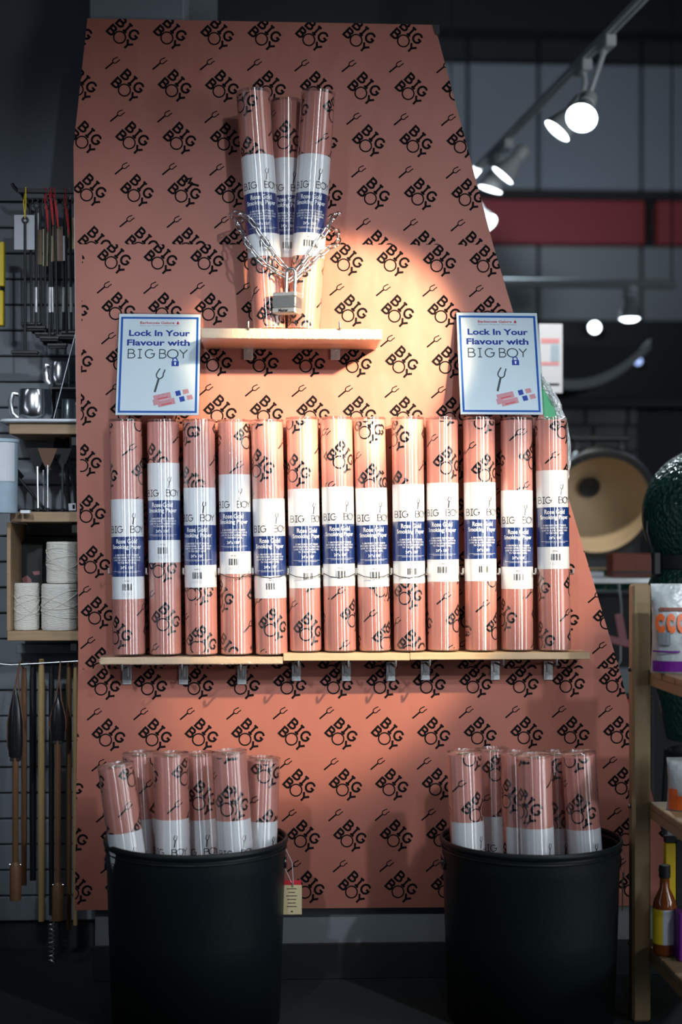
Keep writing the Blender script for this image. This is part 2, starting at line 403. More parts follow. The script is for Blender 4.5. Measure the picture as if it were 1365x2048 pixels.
# far end of the shop
YB = 6.0
WB = struct(MB().box(-4, 4.5, YB+0.06, YB+0.2, 0, 6.0).build('wall_back', 'farblack'))
zt, zb = P(1100, 128, YB).z, P(1100, 378, YB).z
xs = [-4]+[P(p, 200, YB).x for p in (480, 720, 936, 1078, 1285)]+[4.5]
for i in range(len(xs)-1):
    MB().bbox(xs[i]+0.012, xs[i+1]-0.012, YB, YB+0.06, zb, zt, 0.006).build('panel', 'backwall', WB)
    MB().bbox(xs[i]+0.012, xs[i+1]-0.012, YB, YB+0.06, zt+0.03, 6.0, 0.006).build('panel', 'fardark', WB)
    MB().bbox(xs[i]+0.012, xs[i+1]-0.012, YB, YB+0.06, P(1100, 640, YB).z, P(1100, 492, YB).z, 0.006).build('panel', 'fargrey', WB)
z0, z1 = P(1100, 490, YB).z, P(1100, 402, YB).z
r0 = P(700, 0, YB).x; r1 = P(1288, 0, YB).x; r2 = P(1312, 0, YB).x
tr = struct(MB().bbox(r0, r1, YB-0.05, YB+0.055, z0, z1, 0.01).build('trim_2', 'farred'))
struct(MB().bbox(r2, 4.5, YB-0.05, YB+0.055, z0, z1, 0.01).build('trim_3', 'farred'))
struct(MB().bbox(-4, 4.5, YB-0.25, YB-0.02, P(0, 72, YB).z+0.02, P(0, 72, YB).z+0.32, 0.01).build('trim_4', 'farblack'))
struct(MB().bbox(-4, 4.5, YB-0.02, YB+0.055, z1+0.01, zb-0.01, 0.005).build('trim_5', 'farblack'))

# ------------------------------------------------------------------ the display board
BO = [(175, 37), (870, 50), (987, 490), (1239, 1338), (1362, 1810), (150, 1820), (157, 1300), (147, 295)]
bl = P(150, 1820, 0)
board = thing('display_board', 'tall tapering display board covered in rose printed butcher paper', 'display board', (0, 0.0, bl.z))
def bz(px, py): p = P(px, py, 0); return (p.x, p.z-bl.z)
MB().prism([bz(*q) for q in BO], 0.0, 0.012).build('panel', 'foam', board, smooth=0)
tc = [bz(866, 50), bz(879, 51), bz(880, 68), bz(872, 70)]
MB().prism(tc, -0.004, 0.02).build('corner_clip', 'black', board, smooth=0)
sheets = [
 ([(175, 37), (870, 50), (987.5, 492), (150, 491), (147, 295)], (247, 69), (94.6, 1.2), (9.5, 105.4), -0.0012),
 ([(150, 489), (986.7, 490), (1240, 1341), (156.6, 1341), (157, 1300)], (230, 519.5), (93.0, 0.9), (8.6, 101.6), -0.0024),
 ([(156.6, 1337), (1238.7, 1337), (1362, 1810), (150, 1820)], (210, 1371.5), (92.9, -0.5), (9.0, 102.0), -0.0036)]
LG = logo()
SC_PX = 1/739.0
FK = xf(fork(1, 0.058), 34, R(-50), 0, 0)
def wob(x, z): return 0.0
for poly, an, va, vb, yo in sheets:
    mp = [bz(*q) for q in poly]
    # fine grid clipped to the sheet so that it can ripple a little
    sh = MB(); cells = []
    x0, x1 = min(p[0] for p in mp), max(p[0] for p in mp); q0, q1 = min(p[1] for p in mp), max(p[1] for p in mp)
    sh.add([(p[0], yo, p[1]) for p in mp], [tuple(range(len(mp)))])
    so = sh.build('paper_sheet', 'paper', board, smooth=0, recalc=False)
    pr = MB(); out = []
    for j in range(-2, 12):
        for i in range(-6, 18):
            px = an[0]+va[0]*i+vb[0]*j; py = an[1]+va[1]*i+vb[1]*j
            if not (90 < px < 1420 and poly[0][1]-80 < py < 1880): continue
            c = bz(px, py)
            g = xf(LG, SC_PX, 0, c[0], c[1])
            c2 = bz(px+va[0]/2+vb[0]/2+20, py+va[1]/2+vb[1]/2+6)
            g += xf(FK, SC_PX, 0, c2[0], c2[1])
            for q in g:
                r = clip(q, mp)
                if r: out.append(r)
    if an[1] < 100:
        zg = [bz(*q) for q in ((370, 360), (383, 357), (378, 366), (398, 372))]; out += ribbon(zg, .006)      # small dark tear in the top sheet
    pr.polys(out, lambda u, v: (u, yo-0.0005, v))
    pr.build('print', 'ink', so, smooth=0, recalc=False)

# ------------------------------------------------------------------ wrapped paper rolls
RR = 0.0420; RL = 0.618
def cyl(r): return lambda u, v: (r*math.sin(u/RR), -r*math.cos(u/RR), v)
body = MB().lathe([(0.019, 0.004), (RR-0.001, 0.004), (RR, 0.006), (RR, RL-0.006), (RR-0.001, RL-0.004), (0.019, RL-0.004)], 72).mesh('paper_roll', 'rollpaper', 40)
core = MB().lathe([(0.0185, 0.004), (0.0185, RL-0.003), (0.0165, RL-0.003), (0.0165, 0.004)], 24).mesh('cardboard_core', 'cardboard', 40)
prints = []
W2 = PI*RR
for k, (du, dv) in enumerate(((0.012, 0.03), (-0.03, 0.055), (0.045, 0.01), (-0.055, 0.09), (0.028, 0.075))):
    out = []
    for j in range(-1, 7):
        for i in range(-3, 4):
            u = du+i*0.1268-0.012*j*0.9; v = dv+j*0.1395
            g = xf(LG, SC_PX, 0, u, v)+xf(FK, SC_PX, 0, u+0.085, v-0.075)
            for q in g:
                if abs(q[0][0]) > W2+0.03: continue
                r = clip(q, [(-W2, 0.008), (W2, 0.008), (W2, RL-0.008), (-W2, RL-0.008)])
                if r: out.append(r)
    prints.append(MB().polys(out, cyl(RR+0.0004)).mesh('print', 'ink', 0, False))
LW = 0.0655
lab = MB().polys(rect(-LW, LW, -0.262, 0, 28), cyl(RR+0.0007)).mesh('label', 'label', 40, False)
band = MB().polys(rect(-LW, LW, -0.203, -0.0985, 28), cyl(RR+0.0010)).mesh('blue_band', 'blue', 40, False)
ps = []
for i, ch in enumerate('BIG'): ps += xf(glyph(ch, 0.12), 0.0165, 0, (-0.043, -0.0295, -0.0165)[i], -0.0795)
for i, ch in enumerate('BOY'): ps += xf(glyph(ch, 0.12), 0.0165, 0, (0.0165, 0.0310, 0.0455)[i], -0.0795)
lfork = MB().polys(xf(fork(1, 0.06), 0.030, R(-8), 0.019, -0.052), cyl(RR+0.0013)).mesh('fork_mark', 'ink', 0, False)
bars = []
for s, u in enumerate(range(-9, 10)):
    if (s*7) % 5 != 1: bars += rect(u*0.0014, u*0.0014+(0.0010 if s % 3 else 0.0006), -0.239, -0.222)
lcode = MB().polys(text('TW500', width=0.014, bold=0.01, v=-0.2145, res=1), cyl(RR+0.0013)).mesh('item_code', 'ink', 0, False)
lbar = MB().polys(bars, cyl(RR+0.0012)).mesh('barcode', 'ink', 0, False)
lblack = MB().polys(ps, cyl(RR+0.0012)).mesh('brand_lettering', 'ink', 0, False)
ps = text('Rose Gold', width=0.056, height=0.0125, bold=0.028, v=-0.1105)+text('Smoking Paper', width=0.083, height=0.0148, bold=0.028, v=-0.1265)
for k, (t, wd) in enumerate((("A SMOKER'S BEST FRIEND", .066), ("BUTCHER PAPER TO TAKE YOUR", .078), ("LOW 'N' SLOW BARBECUING", .074), ("TO THE NEXT LEVEL.", .050))):
    ps += text(t, width=wd, height=0.0050, bold=0.02, v=-0.1465-0.0068*k, res=1)
ps += text('24"x 150\'', width=0.033, height=0.0078, bold=0.03, v=-0.1795, res=2)
ps += rect(-0.040, 0.040, -0.1895, -0.1887, 10)+rect(-0.026, 0.028, -0.1925, -0.1918, 8)
lwhite = MB().polys(ps, cyl(RR+0.0015)).mesh('white_lettering', 'white', 0, False)
lgrey = MB().polys(rect(-.016, .017, -.2455, -.2448, 4)+rect(-.012, .013, -.2480, -.2474, 4)+rect(-.014, .015, -.2505, -.2499, 4), cyl(RR+0.0012)).mesh('grey_print', 'grey_print', 0, False)
films = []
for k in range(4):
    rnd = random.Random(50+k); n = 56; mb = MB(); prof = []
    zs = [0.001, 0.004]+[RL*i/30 for i in range(1, 30)]+[RL-0.002, RL+0.002, RL+0.003, RL+0.0025, RL+0.0015]
    rs = [RR+0.0017]*(len(zs)-3)+[RR-0.003, RR-0.012, 0.010]
    rs[0] = RR-0.004
    ph = [rnd.uniform(0, 6.28) for _ in range(6)]
    vs = []; fs = []
    for i, (zq, rq) in enumerate(zip(zs, rs)):
        for j in range(n):
            a = 2*PI*j/n
            wr = 0.0002*math.sin(2*a+ph[0]+zq*6)+0.0002*math.sin(3*a+ph[1]-zq*9)
            edge = max(0, 1-(RL-zq)/0.05)
            wr += edge*0.0009*rnd.uniform(-0.3, 1)
            r = max(rq+max(wr, -0.0001), 0.005) if i > 1 else rq
            vs.append((r*math.cos(a), r*math.sin(a), zq+(edge*0.002*rnd.uniform(-1, 1) if i < len(zs)-1 and edge else 0)))
    for i in range(len(zs)-1):
        for j in range(n): fs.append((i*n+j, i*n+(j+1) % n, (i+1)*n+(j+1) % n, (i+1)*n+j))
    # the welded seam of the film, a thin fin down one side
    films.append(mb.add(vs, fs).mesh('plastic_wrap', 'film', 60))

def place_roll(label, group, base, top, ltop, lang, var, spin=0):
    """base/top: points of the axis; ltop: height of the label's top edge above the base; lang: turn of the label"""
    base = Vector(base); top = Vector(top); ax = (top-base).normalized()
    q = Vector((0, 0, 1)).rotation_difference(ax)
    t = thing('paper_roll', label, 'paper roll', base, q.to_euler(), group)
    b_ = link('paper_roll_body', body, t); link('cardboard_core', core, t)
    link('print', prints[var % 5], b_, rot=(0, 0, R(spin)))
    lo = link('label', lab, t, (0, 0, ltop), (0, 0, R(lang)))
    for nm, me in (('blue_band', band), ('brand_lettering', lblack), ('fork_mark', lfork), ('item_code', lcode), ('barcode', lbar), ('white_lettering', lwhite), ('grey_print', lgrey)): link(nm, me, lo)
    link('plastic_wrap', films[var % 4], t, rot=(0, 0, R(37*var)))
    return t

ORD = ['first', 'second', 'third', 'fourth', 'fifth', 'sixth', 'seventh', 'eighth', 'ninth', 'tenth', 'eleventh', 'twelfth', 'thirteenth', 'fourteenth']
YR = -0.066
rows = [(252, 259, 998, 2), (326, 332, 925, -3), (398, 404, 975, -10), (468, 474, 948, -6), (534, 544, 997, 2), (605, 612, 977, 12), (673, 681, 973, 4),
        (739, 751, 975, 3), (815, 820, 968, 6), (885, 888, 965, -9), (958, 963, 964, 3), (1034, 1036, 980, -4), (1102, 1110, 940, -2)]
EXTRA = ['label low', 'label high', 'below the sign edge', 'clear of the signs', 'label hanging low', 'left of the middle', 'in the middle', 'right of the middle', 'creased film', 'beside the sign', 'below the sign', 'below the sign too', 'at the end']
plank_top = P(690, 1306, -0.05).z
for i, (xt, xb, ly, la) in enumerate(rows):
    pl = P(200, 1312.5, -0.11).z if i < 5 else (P(700, 1305, -0.11).z if i < 8 else P(1000, 1303.5, -0.11).z)
    xb_ = P(xb, 1300, YR).x; xt_ = P(xt, 840, YR).x
    yr = YR+(0.004 if i % 2 else -0.003)
    base = Vector((xb_, yr, pl+0.0005)); top = Vector((xt_, yr, base.z+RL))
    lz = P(xt, ly, YR-0.043).z
    place_roll(f'wrapped rose paper roll, {ORD[i]} from left on long shelf, {EXTRA[i]}', 'rolls standing on the long shelf', base, top, lz-base.z, la, i*2+1, (i*83) % 360)
# three chained rolls on the top shelf
pl = P(560, 658, -0.194).z
for (xt, xb, yy, ly, la, var, lb) in ((506, 540, -0.146, 305, 3, 0, 'left of the three chained rolls on the upper shelf, leaning left'), (574, 575, -0.070, 313, 0, 3, 'middle and rearmost of the three chained rolls on the upper shelf'), (637, 607, -0.146, 305, -2, 2, 'right of the three chained rolls on the upper shelf, leaning right')):
    b = Vector((P(xb, 655, yy).x, yy, pl+0.0012)); t = Vector((P(xt, 175, yy-0.01).x, yy-0.004, b.z+RL-0.002))
    place_roll('wrapped paper roll, '+lb, 'chained rolls', b, t, P(xt, ly, yy-0.05).z-b.z, la, var, 40*var)

# ------------------------------------------------------------------ shelves: planks on slat hooks
def plank(label, px0, px1, py0, py1, y0, y1, wrapped=False):
    a = P(px0, py1, y0); b = P(px1, py0, y0)
    t = thing('shelf_plank', label, 'shelf', ((a.x+b.x)/2, (y0+y1)/2, a.z))
    W = (b.x-a.x)/2; D = (y1-y0)/2; H = b.z-a.z
    MB().bbox(-W, W, -D, D, 0, H-0.001, 0.0015).build('board', 'wood', t)
    if wrapped:
        rnd = random.Random(px0); vs = []; fs = []; n = 60
        ring = [(-D-.001, -.001), (-D-.0015, H*.5), (-D-.001, H-.0005), (D, H-.0003), (D+.001, -.001)]
        for i in range(n+1):
            for (yy, z_) in ring:
                j = rnd.uniform(0, 0.0012)
                vs.append((-W-0.002+(2*W+0.004)*i/n, yy-(j if yy < 0 else -j*0.3), z_+(-j*.5 if z_ < H*.3 else 0)))
        k = len(ring)
        for i in range(n):
            for j in range(k): fs.append((i*k+j, i*k+(j+1) % k, (i+1)*k+(j+1) % k, (i+1)*k+j))
        MB().add(vs, fs).build('plastic_wrap', 'crinkle', t, smooth=20)
    return t
plank('film-wrapped pine plank of the upper shelf under the chained rolls', 403, 763, 658, 676, -0.194, -0.006, True)
plank('film-wrapped pine plank, left third of the long shelf', 200, 566, 1313, 1329, -0.115, -0.006, True)
plank('bare pine plank, middle third of the long shelf', 567, 820, 1305.5, 1322, -0.115, -0.006)
plank('pine plank, right third of the long shelf', 820.5, 1181, 1304, 1320, -0.115, -0.006)
def hook(label, px, py0, py1, depth, tipx, group):
    """slat hook: flat steel back plate, round arm under the plank, upturned tip in front of it"""
    a = P(px, py0, -0.005); b = P(px, py1, -0.005); H = a.z-b.z
    t = thing('shelf_hook', label, 'hook', (a.x, -0.004, b.z), (0, 0, 0), group)
    W = 0.0125
    pl_ = MB().bbox(-W, W, -0.0045, -0.002, 0, H, 0.0008).build('back_plate', 'zinc', t)
    MB().bbox(-W*.35, W*.35, -0.0075, -0.0045, H*.42, H*.95, 0.001).build('weld_tab', 'zinc', pl_)
    dx = 0.004 if tipx else 0
    MB().tube([(0, -0.004, H-0.0045), (dx*.5, -depth*.6, H-0.0045), (dx, -depth+0.004, H-0.0045), (dx, -depth-0.001, H-0.001), (dx, -depth-0.0025, H+0.006), (dx, -depth-0.0025, H+0.014)], 0.0030, 8).build('arm', 'darkzinc', t)
    return t
for i, px in enumerate((497, 671)):
    hook(('left' if i == 0 else 'right')+' steel slat hook under the upper shelf', px, 677, 720, 0.196, 1, 'hooks of the upper shelf')
hx = [(254, 1330), (367, 1330), (484, 1330), (593, 1323), (693, 1323), (782, 1323), (851, 1321), (991, 1321), (1097, 1321)]
for i, (px, py) in enumerate(hx):
    hook(f'steel slat hook under the long shelf, {ORD[i]} from the left', px, py+1, py+39, 0.118, i % 2, 'hooks of the long shelf')
# small peg hooks between the rolls, and the cord that keeps the rolls in
pegs = [218, 293, 367, 438, 506, 576, 646, 713, 783, 855, 926, 999, 1071, 1146]
pegm = MB().tube([(0, 0, 0), (0, -0.088, 0), (0, -0.094, 0.003), (0, -0.096, 0.016)], 0.0024, 8).mesh('wire', 'zinc', 40)
pegp = MB().bbox(-0.004, 0.004, -0.002, 0, -0.02, 0.02, 0.0008).mesh('back_plate', 'zinc')
for i, px in enumerate(pegs):
    p = P(px, 1148, -0.09)
    t = thing('peg_hook', f'slim steel peg hook between the shelf rolls, {ORD[i]} from the left', 'hook', (p.x, -0.004, p.z), group='peg hooks between the rolls')
    link('wire', pegm, t); link('back_plate', pegp, t)
pts = []
for i in range(3, 10):
    p = P(pegs[i], 1146, -0.096); pts.append(p)
    if i < 9:
        c = (pegs[i]+pegs[i+1])/2
        for f, dz in ((0.22, 3), (0.5, 6), (0.78, 3)):
            px = pegs[i]+(pegs[i+1]-pegs[i])*f
            yy = YR-0.0462*math.cos((f-.5)*1.9)-0.0015
            pts.append(P(px, 1150+dz, yy))
tag(MB().tube(pts, 0.0011, 6).build('retaining_cord', 'rubber'), 'thin dark cord strung across the middle rolls of the long shelf', 'cord')

# ------------------------------------------------------------------ signs standing on the rolls
def sign(label, bl_, br_, tl_, holder_extra):
    a = P(*bl_); b = P(*br_); c = P(*tl_)
    W = (b-a).length; d = c-a; H = math.hypot(d.y, d.z); tilt = math.atan2(d.y, d.z)
    yaw = math.atan2(b.y-a.y, b.x-a.x)
    t = thing('promotional_sign', label, 'sign', (a+b)/2, (-tilt, 0, yaw))
    MB().bbox(-W/2-0.002, W/2+holder_extra, -0.0030, -0.0005, 0, H+0.003, 0.0006).build('holder_front', 'acrylic', t)
    MB().bbox(-W/2-0.002, W/2+holder_extra, 0.0015, 0.0045, 0, H+0.003, 0.0006).build('holder_back', 'acrylic', t)
    pp = MB().box(-W/2, W/2, -0.0002, 0.0012, 0.001, H).build('paper', 'sign', t, smooth=0)
    u = lambda px: (px-0.5)*W          # px, py as fractions of the sheet, py down from the top
    f = lambda x, y: (x*W, -0.0005, (1-y)*H)
    k = H/W
    def pr(name, m, ps, lift=0): MB().polys(ps, lambda x, y: (x*W, -0.0004-lift, y*W)).build(name, m, pp, smooth=0, recalc=False)
    Y = lambda fy: (1-fy)*k
    pr('border', 'sblue', frame(-0.475, 0.475, Y(0.975), Y(0.030), 0.026))
    pr('store_name', 'sred', text('Barbecues Galore', width=0.42, height=0.034, bold=0.02, u=-0.03, v=Y(0.088)) + [[(0.21, Y(0.103)), (0.235, Y(0.103)), (0.238, Y(0.09)), (0.222, Y(0.07)), (0.214, Y(0.082)), (0.205, Y(0.092))]])
    pr('tagline', 'sdark', text('Barbecues · Fireplaces · Patio Furniture', width=0.47, height=0.016, u=0, v=Y(0.118), res=1))
    pr('headline', 'stext', text('Lock In Your', width=0.745, height=0.082, bold=0.03, u=0.0, v=Y(0.192))+text('Flavour with', width=0.765, height=0.084, bold=0.03, u=-0.01, v=Y(0.287)))
    ps = []
    for ch, x, wx in zip('BIGBOY', (-0.335, -0.232, -0.110, 0.045, 0.168, 0.298), (1, .9, 1.08, .95, 1.12, 1.0)):
        ps += xf(glyph(ch, 0.12), 0.114, 0, x, Y(0.398), wx)
    pr('brand_lettering', 'sdark', ps)
    lx, ly = 0.200, Y(0.490)
    lk = rect(lx-.044, lx+.044, ly-.040, ly+.028)+ribbon([(lx-.028, ly+.028)]+arc(lx-.003, ly+.045, .026, .026, 170, 10, 6)+[(lx+.024, ly+.028)], 0.014)
    pr('padlock_icon', 'stext', lk, 0.0002)
    pr('keyhole', 'white', ribbon(arc(lx, ly+.002, .006, .006, 0, 360, 8)[:-1], .013, True)+[[(lx-.008, ly-.025), (lx+.008, ly-.025), (lx+.004, ly), (lx-.004, ly)]], 0.0004)
    pr('fork_drawing', 'sdark', xf(fork(1, 0.05), 0.32, R(-14), 0.0, Y(0.66)))
    # picture of three stacked rolls, slanting up to the right
    ang = R(14)
    def slab(x0, x1, o, wd): return [[(x0, o-wd/2), (x1, o-wd/2), (x1, o+wd/2), (x0, o+wd/2)]]
    A = []; B = []; D = []
    A += slab(-0.02, 0.06, 0.0, 0.075)
    for (o, s0) in ((0.052, 0.0), (-0.034, 0.03)):
        A += slab(s0, s0+0.21, o, 0.080)+slab(s0+0.36, s0+0.43, o, 0.060); B += slab(s0+0.27, s0+0.33, o, 0.066); D += slab(s0+0.04, s0+0.17, o-0.018, 0.012)
    pr('roll_picture', 'spink', xf(A, 1, ang, -0.035, Y(0.875)), 0.0)
    pr('roll_picture_band', 'stext', xf(B, 1, ang, -0.035, Y(0.875)), 0.0002)
    pr('roll_picture_shade', 'sred', xf(D, 1, ang, -0.035, Y(0.875)), 0.0002)
    return t
sign('white and blue promotional sign leaning on the board above the leftmost rolls', (231, 830, -0.103), (398, 832, -0.103), (231, 627, -0.012), 0.002)
sign('white and blue promotional sign above the right end of the roll row', (922, 831, -0.103), (1087, 828, -0.103), (921, 627, -0.012), 0.004)

# ------------------------------------------------------------------ chain and padlock
def smooth_path(pts, n=14):
    out = []
    for i in range(len(pts)-1):
        p0, p1, p2, p3 = pts[max(i-1, 0)], pts[i], pts[i+1], pts[min(i+2, len(pts)-1)]
        for k in range(n):
            t = k/n
            out.append(0.5*((2*p1)+(p2-p0)*t+(2*p0-5*p1+4*p2-p3)*t*t+(3*p1-p0-3*p2+p3)*t**3))
    out.append(pts[-1]); return out
A_ = [(584, 546, -0.2070), (560, 523, -0.2080), (530, 482, -0.2060), (500, 439, -0.1980), (474, 425, -0.1720), (462, 431, -0.1320), (476, 440, -0.0720), (510, 440, -0.0155), (575, 436, -0.0155), (640, 436, -0.0155), (672, 432, -0.0820), (678, 428, -0.1320), (668, 434, -0.1740), (652, 462, -0.1980), (624, 505, -0.2060), (594, 545, -0.2080)]
B_ = [(588, 557, -0.2120), (560, 546, -0.2100), (525, 524, -0.2060), (496, 488, -0.1980), (480, 457, -0.1720), (471, 441, -0.1320), (480, 462, -0.0720), (510, 470, -0.0155), (575, 470, -0.0155), (640, 470, -0.0155), (668, 458, -0.0820), (676, 470, -0.1320), (674, 489, -0.1720), (655, 498, -0.1960), (630, 522, -0.2060), (597, 553, -0.2100)]
path = smooth_path([P(*q) for q in A_])+smooth_path([P(*q) for q in B_])
lk = thing('chain', 'shiny steel chain looped twice around the three upper rolls', 'chain', P(584, 546, -.207))
org = lk.location.copy()
LL, LWd, WR = 0.0370, 0.0172, 0.0028
sp = []
hl, hw = LL/2-LWd/2, LWd/2-WR
for k in range(9): a = -PI/2+PI*k/8; sp.append((hl+hw*math.cos(a), hw*math.sin(a), 0))
for k in range(9): a = PI/2+PI*k/8; sp.append((-hl+hw*math.cos(a), hw*math.sin(a), 0))
linkm = MB().tube(sp, WR, 8, closed=True).mesh('link', 'chrome', 60)
pitch = LL-2*WR-0.0015; acc = 0; nxt = pitch/2; idx = 0
for i in range(len(path)-1):
    a, b = path[i], path[i+1]; L = (b-a).length
    while nxt <= acc+L and L > 0:
        p = a+(b-a)*((nxt-acc)/L); t = (path[min(i+3, len(path)-1)]-path[max(i-2, 0)]).normalized()
        n0 = Vector((0, -1, 0)); x = t; zax = (n0-t*n0.dot(t)).normalized() if abs(t.y) < 0.95 else Vector((0, 0, 1)); yax = zax.cross(x)
        m = Matrix((x, yax, zax)).transposed().to_4x4() @ Matrix.Rotation(R(28) if idx % 2 else R(-62), 4, 'X')
        o = link('link', linkm, lk, p-org, m.to_euler()); idx += 1; nxt += pitch
    acc += L
pc = P(574, 628, -.214); tp = P(574, 586, -.214)
pk = thing('padlock', 'grey laminated steel padlock hanging from the chain', 'padlock', pc, (0, R(2), R(-28)))
PH = tp.z-pc.z; PW = 0.033; PD = 0.018
pb = MB().bbox(-PW, PW, -PD, PD, PH*.28, PH*.76, 0.002).build('body', 'lockbody', pk)
for k in range(7):
    zz = PH*.30+k*PH*.065; MB().bbox(-PW-.0004, PW+.0004, -PD-.0004, PD+.0004, zz, zz+PH*.055, 0.0008).build('lamination', 'lockbody', pb)
MB().bbox(-PW-.0012, PW+.0012, -PD-.0012, PD+.0012, PH*.77, PH, 0.003).build('top_plate', 'zinc', pk)
bp_ = MB().bbox(-PW-.0012, PW+.0012, -PD-.0012, PD+.0012, 0, PH*.27, 0.003).build('bottom_plate', 'zinc', pk)
MB().polys(text('Master', width=0.028, height=0.008, bold=0.03, v=PH*.13), lambda u, v: (u, -PD-.0016, v)).build('lettering', 'ink', bp_, smooth=0, recalc=False)
sh = P(574, 536, -.214).z-pc.z
hw = 0.0125
MB().tube([(-hw, 0, PH-.004), (-hw, 0, sh-.014)]+[(-hw*math.cos(PI*k/8), 0, sh-.014+.012*math.sin(PI*k/8)) for k in range(1, 8)]+[(hw, 0, sh-.014), (hw, 0, PH-.004)], 0.0048, 12).build('shackle', 'chrome', pk, loc=(0.009, 0, 0))

# ------------------------------------------------------------------ black bins
def make_bin(label, pxc, tag_=True, grommet=True):
    YB_ = -0.29
    c = P(pxc, 1672, YB_); zr = c.z; r = 0.2235; rb = 0.2085
    t = thing('steel_bin', label, 'bin', (c.x, YB_, 0))
    n = 96
    prof = [(0.0, 0.006), (rb-0.01, 0.006), (rb-0.003, 0.002), (rb, 0.008)]
    wall = [(rb+(r-rb)*k/24, 0.008+(zr-0.020)*k/24) for k in range(25)]
    # the outer skin, with the two oval hand holes left open
    vs = []; fs = []
    hz = zr-0.062
    MBb = MB()
    ring = lambda rr, zz: [(rr*math.cos(2*PI*k/n), rr*math.sin(2*PI*k/n), zz) for k in range(n)]
    levels = [(rb, 0.008), (rb+(r-rb)*.5, zr*.5), (rb+(r-rb)*.8, hz-0.013), (rb+(r-rb)*.86, hz-0.006), (rb+(r-rb)*.89, hz+0.006), (rb+(r-rb)*.92, hz+0.013), (r-0.0015, zr-0.022), (r-0.001, zr-0.014)]
    for rr, zz in levels: vs += ring(rr, zz)
    hole = lambda k: min((k-n//2) % n, (n//2-1-k) % n) <= 1 or min(k % n, (n-1-k) % n) <= 1
    for i in range(len(levels)-1):
        for k in range(n):
            if i in (2, 3, 4) and hole(k) : continue
            fs.append((i*n+k, i*n+(k+1) % n, (i+1)*n+(k+1) % n, (i+1)*n+k))
    o = MBb.add(vs, fs).build('shell', 'bin', t)
    so = o.modifiers.new('thick', 'SOLIDIFY'); so.thickness = 0.003; so.offset = -1
    MB().lathe([(0.0, 0.026), (rb-0.004, 0.026), (rb-0.003, 0.004), (rb-0.001, 0.000), (rb, 0.009)], n).build('bottom', 'bin', t)
    rim = [(r+0.0045*math.cos(a)+0.001, zr-0.008+0.0085*math.sin(a)) for a in [2*PI*k/12 for k in range(13)]]
    MB().lathe(rim, n).build('rim', 'bin', t)
    MB().tube([((r+0.0007)*math.cos(2*PI*k/n), (r+0.0007)*math.sin(2*PI*k/n), zr-0.026) for k in range(n)], 0.0022, 6, closed=True).build('bead', 'bin', t)
    for s in ((-1, 1) if grommet else ()):
        pts = []
        for k in range(20):
            a = 2*PI*k/20; dy = 0.030*math.copysign(abs(math.cos(a))**.7, math.cos(a)); dz = 0.0145*math.copysign(abs(math.sin(a))**.7, math.sin(a))
            rr = rb+(r-rb)*.875+0.0005; ph = dy/rr
            pts.append((s*rr*math.cos(ph), rr*math.sin(ph), hz+dz))
        MB().tube(pts, 0.0042, 8, closed=True).build('handle_grommet', 'blackgloss', t)
    return t, c, zr, r
b1, c1, zr, rr_ = make_bin('black round steel bin of paper rolls at the lower left', 393)
b2, c2, _, _ = make_bin('black round steel bin of paper rolls at the lower right beside the wooden rack', 1062)
def bin_roll(label, group, xt, yt, xr, ly, y, la, var, dy=0.0):
    """xt, yt: top centre in the photo; xr: axis at the bin's rim (py 1690); y: distance of the top"""
    tp_ = P(xt, yt, y); rm = P(xr, 1690, y+dy*0.33)
    d = (rm-tp_).normalized(); base = tp_+d*RL
    lz = RL-(tp_.z-P(xt, ly, y-0.043).z)/max(0.9, -d.z)
    place_roll(label, group, base, tp_, lz, la, var, 61*var)
g = 'rolls in the lower left bin'
bin_roll('film-wrapped paper roll in the left bin, leftmost, leaning out over the rim', g, 231, 1530, 253, 1668, -0.375, 4, 5)
bin_roll('film-wrapped paper roll in the left bin, second from left, set back behind the leftmost', g, 279, 1507, 289, 1640, -0.235, 24, 6)
bin_roll('film-wrapped paper roll in the left bin, third from left', g, 342, 1508, 346, 1641, -0.310, -14, 7)
bin_roll('film-wrapped paper roll in the left bin, fourth from left', g, 397, 1508, 407, 1641, -0.238, -9, 8)
bin_roll('film-wrapped paper roll in the left bin, second from right', g, 458, 1504, 470, 1643, -0.362, 8, 9)
bin_roll('film-wrapped paper roll in the left bin, rightmost, leaning right', g, 526, 1517, 520, 1645, -0.272, 24, 10)
g = 'rolls in the lower right bin'
bin_roll('film-wrapped paper roll in the right bin, leftmost', g, 929, 1504, 936, 1646, -0.300, 18, 11)
bin_roll('film-wrapped paper roll in the right bin, second from left, label highest', g, 985, 1499, 990, 1634, -0.195, 10, 12)
bin_roll('film-wrapped paper roll in the right bin, third from left, half hidden', g, 1036, 1506, 1040, 1656, -0.270, 30, 13)
bin_roll('film-wrapped paper roll in the right bin, fourth from left, standing in front', g, 1068, 1511, 1074, 1659, -0.385, 12, 14)
bin_roll('film-wrapped paper roll in the right bin, half hidden, second from right', g, 1114, 1506, 1117, 1658, -0.210, -10, 15)
bin_roll('film-wrapped paper roll in the right bin, rightmost, with crinkled top', g, 1157, 1506, 1170, 1661, -0.300, 4, 16)
